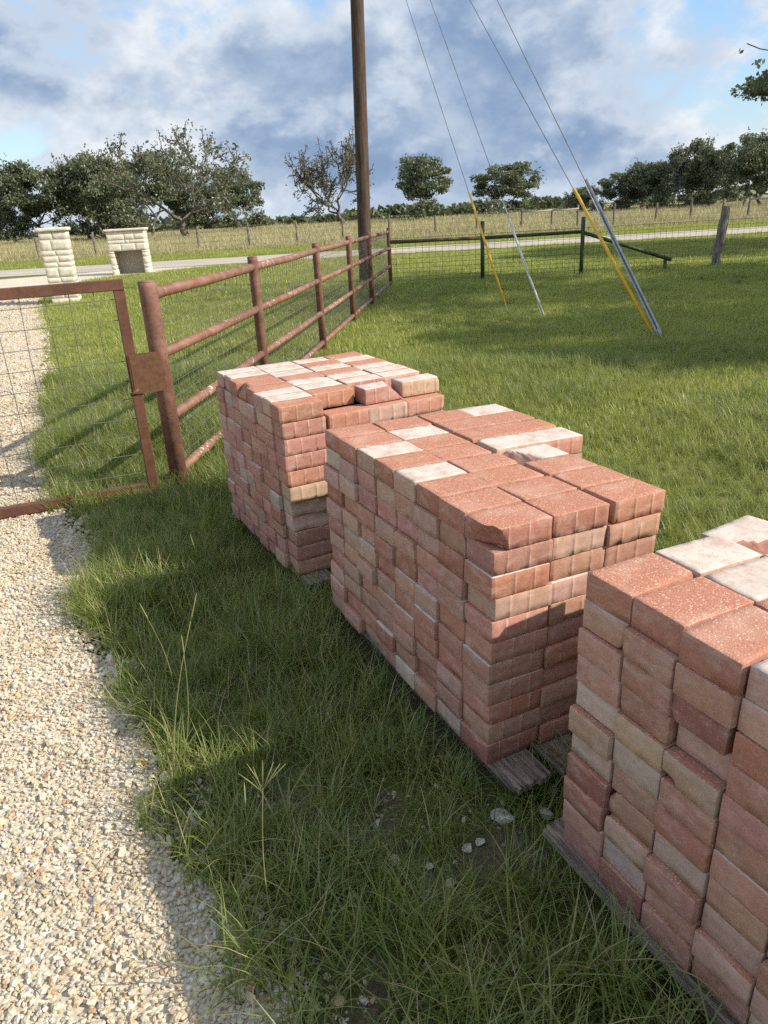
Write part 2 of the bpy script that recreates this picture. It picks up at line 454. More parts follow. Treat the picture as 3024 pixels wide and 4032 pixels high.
# road with ragged verges
rng = random.Random(5)
lo, hi = [], []
for k in range(121):
    x = -180 + 3 * k
    lo.append((x, 35.3 + .09 * x * .5 + .25 * fbm(x, 0, .25, 3), .0)); hi.append((x, 42.2 + .045 * x + .25 * fbm(x, 9, .25, 7), .0))
sheet('road', lo + hi[::-1], .016, M_ROAD)
edge = []
for k in range(240):
    y = .3 + (34.6 - .3) * (k / 239) ** 1.6
    edge.append((float(drive_edge(y)) + .10 * fbm(0, y, 2.2, 2) * min(1, y / 3) + .02, y))
left = [(x - 4.6 - .10 * y, y) for x, y in edge]
sheet('gravel_drive', edge + [(-30, 35.2)] + left[::-1], .010, M_BED)
sheet('soil', [(-.75, .4), (2.6, .4), (2.6, 2.6), (.9, 3.2), (-.2, 3.0), (-.9, 2.3)], .004, M_SOIL)

# ------------------------------------------------------------------ scattered stuff (grass, pebbles)
_gn = {}
def scatter_group(coll):
    g = bpy.data.node_groups.new('scatter_' + coll.name, 'GeometryNodeTree')
    g.interface.new_socket('Geometry', in_out='INPUT', socket_type='NodeSocketGeometry')
    g.interface.new_socket('Geometry', in_out='OUTPUT', socket_type='NodeSocketGeometry')
    n = g.nodes; l = g.links
    gi = n.new('NodeGroupInput'); go = n.new('NodeGroupOutput')
    ci = n.new('GeometryNodeCollectionInfo'); ci.inputs['Collection'].default_value = coll
    ci.inputs['Separate Children'].default_value = True; ci.inputs['Reset Children'].default_value = True
    iop = n.new('GeometryNodeInstanceOnPoints'); iop.inputs['Pick Instance'].default_value = True
    def na(name, typ):
        a = n.new('GeometryNodeInputNamedAttribute'); a.data_type = typ; a.inputs['Name'].default_value = name
        return a.outputs['Attribute']
    e2r = n.new('FunctionNodeEulerToRotation')
    l.new(na('rot', 'FLOAT_VECTOR'), e2r.inputs[0]); l.new(e2r.outputs[0], iop.inputs['Rotation'])
    l.new(na('scl', 'FLOAT_VECTOR'), iop.inputs['Scale']); l.new(na('idx', 'INT'), iop.inputs['Instance Index'])
    l.new(gi.outputs[0], iop.inputs['Points']); l.new(ci.outputs[0], iop.inputs['Instance'])
    l.new(iop.outputs[0], go.inputs[0])
    return g
def scatter(name, pts, rot, scl, coll, label, cat, seed=0):
    me = bpy.data.meshes.new(name); n = len(pts)
    me.vertices.add(n); me.vertices.foreach_set('co', np.asarray(pts, np.float32).ravel())
    for nm, arr in (('rot', rot), ('scl', scl)):
        a = me.attributes.new(nm, 'FLOAT_VECTOR', 'POINT'); a.data.foreach_set('vector', np.asarray(arr, np.float32).ravel())
    a = me.attributes.new('idx', 'INT', 'POINT')
    a.data.foreach_set('value', np.random.RandomState(seed).randint(0, len(coll.objects), n).astype(np.int32))
    o = link(bpy.data.objects.new(name, me))
    md = o.modifiers.new('scatter', 'NODES')
    if coll.name not in _gn: _gn[coll.name] = scatter_group(coll)
    md.node_group = _gn[coll.name]
    tag(o, label, cat, kind='stuff')
    return o

def blades_mesh(name, n, spread, hmin, hmax, width, m, seed, segs=3, lean=.55, curl=.9):
    """a tuft of arching blades"""
    r = np.random.RandomState(seed)
    a = r.uniform(0, 2 * np.pi, n); rad = spread * np.sqrt(r.uniform(0, 1, n))
    bx, by = rad * np.cos(a), rad * np.sin(a)
    az = r.uniform(0, 2 * np.pi, n); h = r.uniform(hmin, hmax, n) * (1 - .25 * rad / max(spread, 1e-6))
    ln = np.abs(r.normal(0, lean, n)) ; cu = r.uniform(.2, 1, n) * curl
    w = width * r.uniform(.6, 1.25, n)
    V = np.zeros((n, (segs + 1) * 2, 3), np.float32)
    x = bx.copy(); y = by.copy(); z = np.zeros(n) - .01
    th = ln * .35
    tw = az + np.pi / 2 + r.uniform(-.5, .5, n)
    for k in range(segs + 1):
        f = k / segs
        ww = w * (1 - f ** 1.7) + .0002
        V[:, 2 * k, 0] = x - np.cos(tw) * ww / 2; V[:, 2 * k, 1] = y - np.sin(tw) * ww / 2; V[:, 2 * k, 2] = z
        V[:, 2 * k + 1, 0] = x + np.cos(tw) * ww / 2; V[:, 2 * k + 1, 1] = y + np.sin(tw) * ww / 2; V[:, 2 * k + 1, 2] = z
        st = h / segs
        x = x + np.cos(az) * np.sin(th) * st; y = y + np.sin(az) * np.sin(th) * st; z = z + np.cos(th) * st
        th = th + (ln * .5 + cu) / segs
    base = (np.arange(n) * (segs + 1) * 2)[:, None]
    q = []
    for k in range(segs):
        q.append(np.stack([base[:, 0] + 2 * k, base[:, 0] + 2 * k + 1, base[:, 0] + 2 * k + 3, base[:, 0] + 2 * k + 2], 1))
    return np_mesh(name, V.reshape(-1, 3), np.concatenate(q), m)
def proto_coll(name, meshes):
    c = bpy.data.collections.new(name)
    for i, me in enumerate(meshes):
        o = bpy.data.objects.new(me.name, me); c.objects.link(o)
    return c
C_TUFT = proto_coll('tufts', [blades_mesh('tuft', 30, .060, .09, .31, .0044, M_GRASS, 100 + i, 4, .70, 1.45) for i in range(8)])
C_LAWN = proto_coll('lawn_tufts', [blades_mesh('lawn_tuft', 70, .17, .04, .11, .0065, M_LAWN, 200 + i, 2, .6, .8) for i in range(6)])
C_FAR = proto_coll('far_tufts', [blades_mesh('far_tuft', 110, .60, .07, .17, .019, M_LAWN, 300 + i, 2, .6, .8) for i in range(5)])
C_DRY = proto_coll('dry_tufts', [blades_mesh('dry_tuft', 120, .75, .30, .75, .022, M_DRYGRASS, 400 + i, 2, .35, .5) for i in range(5)])
def pebble(seed):
    r = np.random.RandomState(seed)
    import bmesh
    bm = bmesh.new(); bmesh.ops.create_icosphere(bm, subdivisions=1, radius=.5)
    sc = np.array([1.0, r.uniform(.62, .9), r.uniform(.42, .66)])
    planes = [(r.normal(size=3), r.uniform(.26, .42)) for _ in range(5)]
    for v in bm.verts:
        p = np.array(v.co)
        for n_, d_ in planes:
            n_ = n_ / np.linalg.norm(n_); s = p @ n_ - d_
            if s > 0: p = p - n_ * s
        v.co = p * sc * 1.12
    me = bpy.data.meshes.new('pebble'); bm.to_mesh(me); bm.free(); me.materials.append(M_PEBBLE)
    return me
C_PEB = proto_coll('pebbles', [pebble(500 + i) for i in range(10)])

# footprints to keep clear of grass: (origin x, y, yaw, len x, len y)
STACKS = {
    'middle': dict(p=(.265, 1.783, .130, .008, .035, .458), d=(.204, .145, .071)),
    'near': dict(p=(.429, 1.495, .130, .008, .020, .451), d=(.205, .143, .0725)),
    'gate': dict(p=(-.445, 3.186, .100, .024, .012, .493), d=(.218, .116, .0765)),
}
def rotvec(w):
    v = Vector(w); a = v.length
    return Matrix.Rotation(a, 3, v / a)
FOOT = []
for k_, s_ in STACKS.items():
    L_, D_, _h = s_['d']; y0 = -8 if k_ == 'near' else 0
    FOOT.append((s_['p'][0], s_['p'][1], s_['p'][5], -.02, 4 * L_, y0 * D_ - .02, (y0 + 8) * D_))
def in_foot(x, y):
    m_ = np.zeros(len(x), bool)
    for ox, oy, a, x0, x1, y0, y1 in FOOT:
        u = (x - ox) * math.cos(a) + (y - oy) * math.sin(a); v = -(x - ox) * math.sin(a) + (y - oy) * math.cos(a)
        m_ |= (u > x0) & (u < x1) & (v > y0) & (v < y1)
    return m_
def vnoise(x, y, s, seed):
    return np.array([mnoise.noise(Vector((a * s + seed, b * s, seed * .37))) for a, b in zip(x, y)])

def near_grass():
    r = np.random.RandomState(11)
    N = 26000
    y = .65 + (9.2 - .65) * r.uniform(0, 1, N) ** .85
    half = .62 * y + .9
    x = r.uniform(-1, 1, N) * half
    keep_p = np.minimum(1, 3.4 / (y + .8))            # thinner with distance, bigger tufts
    ok = r.uniform(0, 1, N) < np.clip(half / 4.5, 0, 1)
    e = drive_edge(y)
    n1 = vnoise(x, y, 2.6, 4.0)
    ok &= (x > e + .10 * n1 * 1.6 + .02)
    # soil showing between the stacks and along the drive's edge
    d1 = np.exp(-(((x - .18) / .42) ** 2 + ((y - 1.55) / .33) ** 2))
    thin = np.clip(d1 * .26 + .35 * np.exp(-((x - e) / .10) ** 2), 0, .9)
    n2 = vnoise(x, y, 5.5, 9.0)
    ok &= r.uniform(0, 1, N) > thin + .25 * (n2 > .25)
    ok &= ~in_foot(x, y)
    x, y, n1, n2, d1 = x[ok], y[ok], n1[ok], n2[ok], d1[ok]
    n = len(x)
    lush = np.clip(.95 + .55 * vnoise(x, y, .9, 21.0), .5, 1.5)
    # taller in the lee of the stacks and along the gate, shorter on the open lawn
    open_lawn = 1 / (1 + np.exp(-(x - .55 - (y - 3.2) * -.15) * 4)) * (y > 2.2)
    s = (.80 + .35 * r.uniform(0, 1, n)) * lush * (1 - .35 * open_lawn) * (1 - .35 * d1)
    hs = s * r.uniform(.75, 1.2, n)
    rot = np.stack([r.normal(0, .10, n), r.normal(0, .10, n), r.uniform(0, 6.28, n)], 1)
    scatter('grass', np.stack([x, y, np.zeros(n)], 1), rot, np.stack([s * 1.1, s * 1.1, hs], 1), C_TUFT,
            'long green grass growing around the brick stacks and gate', 'grass', 1)
    print('near grass', n)
near_grass()
def lawn():
    r = np.random.RandomState(12)
    N = 26000
    y = 5.0 + (34.6 - 5.0) * r.uniform(0, 1, N) ** 1.25
    half = .60 * y + 3
    x = r.uniform(-1, 1, N) * half
    ok = r.uniform(0, 1, N) < np.clip(half / 16, .15, 1)
    ok &= x > drive_edge(y) + .12
    ok &= y < 35.3 + .045 * x - .25
    ok &= ~((np.abs(x + 9.6) < 1.2) & (np.abs(y - 32) < .8))
    ok &= ~in_foot(x, y)
    x, y = x[ok], y[ok]; n = len(x)
    s = (.85 + .4 * r.uniform(0, 1, n)) * (.9 + y * .012)
    hs = s * (1 + .35 * vnoise(x, y, .35, 5.0)) * r.uniform(.8, 1.25, n)
    rot = np.stack([r.normal(0, .06, n), r.normal(0, .06, n), r.uniform(0, 6.28, n)], 1)
    scatter('lawn_grass', np.stack([x, y, np.zeros(n)], 1), rot, np.stack([s * 1.25, s * 1.25, hs], 1), C_LAWN,
            'mown green lawn between the pipe fence and the road', 'lawn', 2)
    # coarser weeds standing in loose patches
    N = 6000
    y = 4.5 + 20 * r.uniform(0, 1, N) ** 1.3; x = r.uniform(-1, 1, N) * (.6 * y + 2)
    ok = (vnoise(x, y, .55, 31.0) + .5 * vnoise(x, y, 1.9, 8.0) > .28) & (x > drive_edge(y) + .2) & ~in_foot(x, y)
    x, y = x[ok], y[ok]; n = len(x); s = r.uniform(.6, 1.25, n)
    rot = np.stack([r.normal(0, .12, n), r.normal(0, .12, n), r.uniform(0, 6.28, n)], 1)
    scatter('weed_grass', np.stack([x, y, np.zeros(n)], 1), rot, np.stack([s * 1.5, s * 1.5, s * .85], 1), C_TUFT,
            'coarser grass tufts scattered in patches over the lawn', 'grass', 6)
    # farther turf and both verges
    N = 9000
    y = r.uniform(17, 51, N); x = r.uniform(-1, 1, N) * (.62 * y + 6)
    rl = 35.3 + .045 * x; rh = 42.2 + .045 * x
    ok = ((y < rl - .5) & (x > drive_edge(np.minimum(y, 34.6)) + .7)) | (y > rh + .6)
    ok &= ~((np.abs(x + 9.6) < 1.7) & (np.abs(y - 32) < 1.4))
    x, y = x[ok], y[ok]; n = len(x)
    s = r.uniform(.8, 1.3, n)
    rot = np.stack([r.normal(0, .04, n), r.normal(0, .04, n), r.uniform(0, 6.28, n)], 1)
    hs = s * (1.0 + .9 * (y > 45))
    scatter('verge_grass', np.stack([x, y, np.zeros(n)], 1), rot, np.stack([s, s, hs], 1), C_FAR,
            'short green turf along both verges of the road', 'grass', 3)
    N = 9000
    y = 49.5 + 110 * r.uniform(0, 1, N) ** 1.9; x = r.uniform(-1, 1, N) * (.62 * y + 10)
    s = r.uniform(.7, 1.3, N) * (1 + (y - 50) * .012)
    rot = np.stack([r.normal(0, .04, N), r.normal(0, .04, N), r.uniform(0, 6.28, N)], 1)
    hs = s * (.9 + .45 * vnoise(x, y, .12, 3.0)) * np.interp(y, [49, 54, 160], [.55, 1.0, .8])
    scatter('field_grass', np.stack([x, y, np.zeros(N)], 1), rot, np.stack([s * 1.2, s * 1.2, hs], 1), C_DRY,
            'tall dry straw-coloured grass in the field beyond the wire fence', 'grass', 4)
lawn()
def pebbles():
    r = np.random.RandomState(13)
    N = 90000
    y = .55 + (10.5 - .55) * r.uniform(0, 1, N) ** 1.15
    e = drive_edge(y)
    w = 1.05 + .12 * y
    x = e + .16 - np.abs(r.uniform(0, 1, N)) * w
    # strays among the grass
    n1 = vnoise(x, y, 3.0, 7.0)
    ok = (x < e + .12 * n1 + .02) | (r.uniform(0, 1, N) < .35)
    x, y, e = x[ok], y[ok], e[ok]; n = len(x)
    s = .0138 * np.exp(r.normal(0, .32, n)) * (1 + .09 * np.maximum(0, y - 2.5))
    near_e = x > e - .06
    s = np.where(near_e & (r.uniform(0, 1, n) < .10), s * 1.9, s)
    xs_ = r.uniform(-.75, .75, 900); ys_ = r.uniform(1.0, 2.0, 900)
    kp = (vnoise(xs_, ys_, 4.0, 15.0) + .5 * np.exp(-((xs_ - .15) / .3) ** 2 - ((ys_ - 1.5) / .25) ** 2) > .12) & ~in_foot(xs_, ys_)
    x = np.concatenate([x, xs_[kp]]); y = np.concatenate([y, ys_[kp]]); s = np.concatenate([s, .013 * np.exp(r.normal(0, .45, kp.sum()))]); n = len(x)
    rot = np.stack([r.normal(0, .5, n), r.normal(0, .5, n), r.uniform(0, 6.28, n)], 1)
    m2 = 42000
    yf = 9.0 + 16.0 * r.uniform(0, 1, m2) ** 1.1; xf = drive_edge(yf) + .1 - r.uniform(0, 1, m2) * (3.2 + .08 * yf)
    x = np.concatenate([x, xf]); y = np.concatenate([y, yf]); s = np.concatenate([s, .020 * (1 + .05 * (yf - 9)) * np.exp(r.normal(0, .3, m2))]); n = len(x)
    rot = np.stack([r.normal(0, .5, n), r.normal(0, .5, n), r.uniform(0, 6.28, n)], 1)
    z = .010 + s * r.uniform(.05, .42, n)
    scatter('gravel', np.stack([x, y, z], 1), rot, np.stack([s, s, s], 1), C_PEB,
            'loose cream and tan gravel covering the drive', 'gravel', 5)
pebbles()

# ------------------------------------------------------------------ pavers
def paver_mesh(name, L, D, h, seed, chips=(), ribs=True, ribx=(-.24, .10, .42), wear=1.0):
    """a moulded concrete paver: rounded arrises, spacer ribs on its long sides, knocked corners"""
    r = np.random.RandomState(seed)
    hx, hy, hz = L / 2 - .0022, D / 2 - .0036, h / 2 - .0014
    rr = .0017
    def lines(half, step, extra=()):
        g = [-half, -half + rr] + list(np.linspace(-half + rr, half - rr, max(2, int(2 * half / step)))[1:-1]) + [half - rr, half]
        g += list(extra); g = sorted(set(round(v, 5) for v in g))
        out = [g[0]]
        for v in g[1:]:
            if v - out[-1] > .0012: out.append(v)
        return out
    ex = []
    for q in (ribx if ribs else ()):
        ex += [q * L - .0042, q * L - .0016, q * L + .0016, q * L + .0042]
    gx, gy, gz = lines(hx, .014, ex), lines(hy, .014), lines(hz, .014)
    vid = {}; V = []; F = []; K = []
    def vert(p):
        k = (round(p[0], 5), round(p[1], 5), round(p[2], 5))
        if k not in vid: vid[k] = len(V); V.append(k)
        return vid[k]
    def face(a, b, mk, flip, kind):
        for i in range(len(a) - 1):
            for j in range(len(b) - 1):
                q = [vert(mk(a[i], b[j])), vert(mk(a[i + 1], b[j])), vert(mk(a[i + 1], b[j + 1])), vert(mk(a[i], b[j + 1]))]
                F.append(q[::-1] if flip else q); K.append(kind)
    face(gx, gy, lambda u, v: (u, v, gz[-1]), False, 1); face(gx, gy, lambda u, v: (u, v, gz[0]), True, 2)
    face(gx, gz, lambda u, v: (u, gy[0], v), False, 0); face(gx, gz, lambda u, v: (u, gy[-1], v), True, 0)
    face(gy, gz, lambda u, v: (gx[-1], u, v), False, 0); face(gy, gz, lambda u, v: (gx[0], u, v), True, 0)
    P = np.array(V)
    half = np.array([hx, hy, hz])
    # ribs
    ribm = np.zeros(len(P), bool)
    if ribs:
        fy = np.abs(np.abs(P[:, 1]) - hy) < 1e-4
        for q in ribx:
            on = fy & (np.abs(P[:, 0] - q * L) < .0025) & (np.abs(P[:, 2]) < hz - .5 * rr)
            P[on, 1] += np.sign(P[on, 1]) * .0017; ribm |= on
    inner = np.clip(P, -(half - rr), half - rr)
    d = P - inner; ln = np.linalg.norm(d, axis=1); nz = (np.abs(d) > 1e-5).sum(1) >= 2
    nd = d / np.maximum(ln, 1e-9)[:, None]
    # worn arrises: round them by an amount that wanders along the edge
    wv = np.array([mnoise.noise(Vector((p[0] * 45 + seed, p[1] * 45, p[2] * 45))) for p in P])
    rad = rr * (1 - np.clip(wv * .9 + .05, 0, .55) * wear)
    P[nz] = (inner + nd * np.minimum(ln, rad)[:, None])[nz]
    nrm = np.array([mnoise.noise_vector(Vector((p[0] * 22 + seed * 3.1, p[1] * 22, p[2] * 22))) for p in P])
    P += nrm * .0005 * wear
    low = nz & (P[:, 2] < -hz + 2 * rr)
    rag = np.array([max(0.0, mnoise.noise(Vector((p[0] * 90 + seed * 1.7, p[1] * 90, 5.0))) + .10) for p in P]) * low * wear
    P[:, 2] += rag * .0030
    P[:, :2] -= np.sign(P[:, :2]) * (np.abs(P[:, :2]) > half[:2] - 2 * rr) * rag[:, None] * .0024
    rimv = nz.astype(np.float32)
    broken = np.zeros(len(P), bool)
    for pt, n_ in chips:
        n_ = np.array(n_, float); n_ /= np.linalg.norm(n_); pt = np.array(pt) * np.array([L, D, h])
        rough = np.array([mnoise.fractal(Vector((p[0] * 38 + seed, p[1] * 38, p[2] * 38)), .9, 2.1, 4) for p in P]) * .006
        sdist = (P - pt) @ n_ + rough
        on = sdist > 0
        P[on] -= n_[None] * sdist[on][:, None]; broken |= on
    K = [3 if sum(broken[i] for i in f) >= 3 else k for f, k in zip(F, K)]
    me = np_mesh(name, P, np.array(F), M_PAVER)
    a = me.attributes.new('kind', 'FLOAT', 'FACE'); a.data.foreach_set('value', np.array(K, np.float32))
    a = me.attributes.new('rim', 'FLOAT', 'POINT'); a.data.foreach_set('value', np.where(broken, .2, np.maximum(rimv, ribm * .85)).astype(np.float32))
    return me

def corner_chip(rng, size=None):
    """a plane that knocks off one corner or edge, in units of the paver's size"""
    sx, sy, sz = rng.choice((-1, 1)), rng.choice((-1, 1)), rng.choice((-1, 1))
    s = size or rng.uniform(.06, .20)
    kind = rng.random()
    if kind < .45:    # corner
        return ((sx * (.5 - s), sy * .5, sz * .5), (sx * rng.uniform(.6, 1.2), sy * rng.uniform(.4, 1), sz * rng.uniform(.4, 1.2)))
    if kind < .75:    # long edge
        return ((0, sy * (.5 - s * .45), sz * .5), (sx * rng.uniform(0, .15), sy * 1, sz * rng.uniform(.6, 1.4)))
    return ((sx * (.5 - s * .4), 0, sz * .5), (sx * 1, sy * rng.uniform(0, .15), sz * rng.uniform(.6, 1.3)))

PAV = {}
def paver_variants(key, L, D, h, n):
    rg = random.Random(hash(key) % 1000 if False else len(key) * 17)
    clean, chipped = [], []
    for i in range(n):
        clean.append(paver_mesh('paver_' + key, L, D, h, 31 * i + 7, (), True, (-.24 + rg.uniform(-.03, .03), .10 + rg.uniform(-.03, .03), .42)))
    for i in range(n):
        ch = [corner_chip(rg) for _ in range(rg.choice((1, 1, 2)))]
        chipped.append(paver_mesh('paver_' + key, L, D, h, 131 * i + 3, ch, True, wear=1.2))
    PAV[key] = (clean, chipped)
for k_, s_ in STACKS.items():
    paver_variants(k_, *s_['d'], 6)

TONES = {   # name: (label word, base colour)
    'red': ('brick-red', (.420, .190, .130)), 'rose': ('rose-red', (.450, .225, .178)), 'dark': ('dark red', (.330, .138, .108)),
    'brown': ('red-brown', (.445, .245, .180)), 'dusty': ('dusty pink', (.495, .310, .245)), 'tan': ('tan', (.500, .340, .255)), 'grey': ('grey-beige', (.505, .390, .325)),
}
PHYS = {'middle': 'middle stack', 'near': 'grey-boarded stack', 'gate': 'stack beside gate'}
rp = random.Random(77)
def pick_tone(key):
    w = {'middle': (16, 18, 3, 38, 18, 5, 2), 'near': (14, 20, 10, 28, 18, 5, 5), 'gate': (16, 26, 3, 34, 16, 4, 1)}[key]
    return rp.choices(['red', 'rose', 'dark', 'brown', 'dusty', 'tan', 'grey'], w)[0]
COUNT = {'things': 0}
def stack_frame(key):
    s = STACKS[key]; p = s['p']
    return Vector(p[:3]), rotvec(p[3:6]), s['d']
def put_paver(key, i, j, k, tone, up=1, chip=False, di=0.0, dj=0.0, dk=0.0, rz=None, mesh=None, where=''):
    """one paver in column i (from the shaded side), row j (from the sunlit end), course k (from the pallet)"""
    o_, Rm, (L, D, h) = stack_frame(key)
    me = mesh or rp.choice(PAV[key][1 if chip else 0])
    ob = bpy.data.objects.new('paver', me)
    loc = o_ + Rm @ Vector(((i + .5 + di) * L + rp.gauss(0, .0016), (j + .5 + dj) * D + rp.gauss(0, .001), (k + .5 + dk) * h))
    q = Rm.to_4x4() @ Matrix.Rotation(rp.gauss(0, .011) if rz is None else rz, 4, 'Z')
    if up < 0: q = q @ Matrix.Rotation(math.pi, 4, 'X')
    if rp.random() < .5 and mesh is None: q = q @ Matrix.Rotation(math.pi, 4, 'Z')
    ob.matrix_world = Matrix.Translation(loc) @ q
    word, c = TONES[tone]
    if up < 0 and 'across' in where: word = 'white-topped' if tone == 'dusty' else 'pale-topped ' + word
    v = rp.uniform(.86, 1.14)
    ob.color = (min(1, c[0] * v), min(1, c[1] * v * rp.uniform(.95, 1.06)), min(1, c[2] * v * rp.uniform(.93, 1.07)), 1)
    link(ob); COUNT['things'] += 1
    tag(ob, f'{word} paver, {PHYS[key]}, {where}', 'paver', f'pavers of the {PHYS[key]}')
    return ob

MASS = MB()   # pavers of the stacks' far sides, which the photograph hides
def mass(key, i, j, k):
    o_, Rm, (L, D, h) = stack_frame(key)
    MASS.box(o_ + Rm @ Vector(((i + .5) * L + rp.gauss(0, .003), (j + .5) * D + rp.gauss(0, .002), (k + .5) * h)), (L - .005, D - .005, h - .002), Rm)

def course_word(key, k, top=10): return ORD[top - k] + ' course down'

def build_middle():
    key = 'middle'; L, D, h = STACKS[key]['d']
    big = paver_mesh('paver_broken', L, D, h, 901, [((-.30, -.5, 0), (-27, -10, -13)), ((-.5, .05, .5), (-1, .15, .8))], True)
    knock = paver_mesh('paver_broken', L, D, h, 902, [((.35, -.5, .42), (.3, -1, .8)), ((.5, -.3, -.1), (1, -.5, -.3))], True)
    crum = paver_mesh('paver_broken', L, D, h, 903, [((-.12, .1, -.5), (-.8, .35, -.75))], True)
    topw = {(0, 0): ('red', 1), (0, 1): ('red', 1), (0, 2): ('red', 1), (0, 3): ('dusty', -1), (0, 4): ('red', 1), (0, 5): ('dusty', -1), (0, 6): ('red', 1), (0, 7): ('red', 1),
            (1, 0): ('red', 1), (1, 1): ('red', 1), (1, 2): ('red', 1), (1, 3): ('brown', 1), (1, 4): ('red', 1), (1, 5): ('red', 1), (1, 6): ('dusty', -1), (1, 7): ('red', 1),
            (2, 0): ('red', 1), (2, 1): ('red', 1), (2, 2): ('red', 1), (2, 3): ('dusty', -1), (2, 4): ('dusty', -1), (2, 5): ('red', 1), (2, 6): ('brown', 1), (2, 7): ('red', 1),
            (3, 4): ('rose', -1), (3, 5): ('red', 1), (3, 6): ('red', 1), (3, 7): ('dusty', -1)}
    spec = {(1, 10, 0): 'rose'}
    side_t = {(0, 0): 'dark', (0, 1): 'grey', (1, 2): 'dark', (0, 3): 'grey', (2, 1): 'dusty', (5, 5): 'dusty', (4, 5): 'tan', (8, 2): 'dusty', (9, 7): 'grey', (5, 0): 'brown', (6, 0): 'rose', (7, 0): 'dusty', (8, 0): 'red', (9, 0): 'rose'}
    for k in range(11):
        for i in range(4):
            for j in range(8):
                if i == 3 and j < 4 and k > (7 if j > 1 else 4): 
                    if k == 8 and j == 3: put_paver(key, i, j, 8, 'red', 1, di=.1, where='lower course at the grassy side, alone beside white top paver')
                    continue
                if i == 0 or k == 10 or (j == 0 and (i == 1 or (i == 2 and k > 5))):
                    top = k == 10
                    if top:
                        tone, up = topw.get((i, j), ('red', 1))
                    else:
                        tone = side_t.get((k, j)) if i == 0 else None
                        tone = tone or pick_tone(key); up = rp.choice((1, 1, -1))
                    kw = dict(di=rp.gauss(0, .028), dj=0, chip=rp.random() < .36)
                    if top and i == 0:
                        kw['di'] = rp.uniform(-.03, .015)
                    where = {0: 'shaded side, '}.get(i, '') + course_word(key, k) + ', ' + ORD[j] + ' from sunlit end'
                    if i == 0 and j == 0: where = 'outer corner of sunlit end, ' + course_word(key, k)
                    if i > 0 and j == 0 and not top: where = 'sunlit end, ' + ORD[i] + ' column from corner, ' + course_word(key, k); kw['dj'] = rp.choice((.03, -.04, .02, .06))
                    if top: where = ORD[j] + ' top row from sunlit end, ' + ORD[i] + ' across'
                    if top and i == 2: kw['di'] = .05; kw['dj'] = -.02
                    if top and i == 3: kw['di'] = .02
                    mesh = None
                    if top and (i, j) == (0, 0): mesh = big; kw['di'] = -.04; kw['rz'] = .01; kw['chip'] = False
                    if top and (i, j) == (2, 3): mesh = crum
                    if top and (i, j) == (2, 4): kw['dk'] = .08; kw['rz'] = -.02
                    if top and i in (2, 3) and j >= 5: kw['dk'] = .05 if i == 2 else .03
                    if (k, i, j) == (9, 0, 3): mesh = knock
                    put_paver(key, i, j, k, tone, up, where=where, mesh=mesh, **kw)
                elif i == 3 or j in (0, 7) or i == 2: mass(key, i, j, k)
build_middle()

def build_near():
    key = 'near'; L, D, h = STACKS[key]['d']
    topw = {(0, 0): ('red', 1), (0, 1): ('red', 1), (0, 2): ('red', 1), (0, 3): ('dusty', -1), (1, 0): ('dusty', -1), (1, 1): ('rose', -1), (1, 2): ('red', 1), (1, 3): ('red', 1), (2, 0): ('rose', -1), (2, 1): ('rose', -1), (2, 2): ('red', 1)}
    brk = paver_mesh('paver_broken', L, D, h, 921, [((-.1, .28, -.5), (-.55, .9, -.7)), ((.32, .5, -.5), (.4, .8, -.6))], True)
    side_t = {(10, 0): 'brown', (9, 0): 'brown', (8, 0): 'brown', (7, 0): 'brown', (6, 0): 'grey', (5, 0): 'tan', (4, 0): 'grey', (3, 0): 'dark', (2, 0): 'dark', (1, 0): 'rose', (0, 0): 'rose',
              (9, 1): 'brown', (8, 1): 'rose', (7, 1): 'rose', (6, 1): 'tan', (5, 1): 'grey', (4, 1): 'brown', (3, 1): 'brown', (2, 1): 'tan', (1, 1): 'grey', (0, 1): 'dark',
              (9, 2): 'brown', (8, 2): 'dark', (7, 2): 'dusty', (6, 2): 'tan', (5, 2): 'rose', (4, 2): 'red', (3, 2): 'grey', (2, 2): 'rose', (1, 2): 'rose', (0, 2): 'rose'}
    for k in range(11):
        for i in range(4):
            for c in range(8):
                j = -1 - c
                if (i == 0 and c < 5) or (k == 10 and c < 4):
                    top = k == 10
                    if top: tone, up = topw.get((i, c), ('red', 1))
                    else: tone, up = side_t.get((k, c)) if i == 0 else None, rp.choice((1, 1, -1))
                    tone = tone or pick_tone(key)
                    # the courses lean out a little towards the pallet
                    kw = dict(di=rp.gauss(0, .030) - (10 - k) * .006, chip=rp.random() < .42)
                    if (k, c) == (7, 2): kw['di'] = .10
                    if (k, c) == (8, 2): kw['dj'] = .06
                    where = 'shaded side, ' + course_word(key, k) + ', ' + ORD[c] + ' from far corner'
                    if top: where = ORD[c] + ' top row from far end, ' + ORD[i] + ' across'; kw['dj'] = rp.gauss(0, .01)
                    mesh = brk if top and (i, c) == (2, 0) else None
                    if top and (i, c) == (2, 0): kw['dj'] = .22; kw['rz'] = .12
                    if top and c == 3 and i == 0: kw['di'] = .03
                    put_paver(key, i, j, k, tone, up, where=where, mesh=mesh, **kw)
                elif i == 3 or c in (0, 7) or i == 0 or k == 10: mass(key, i, j, k)
build_near()

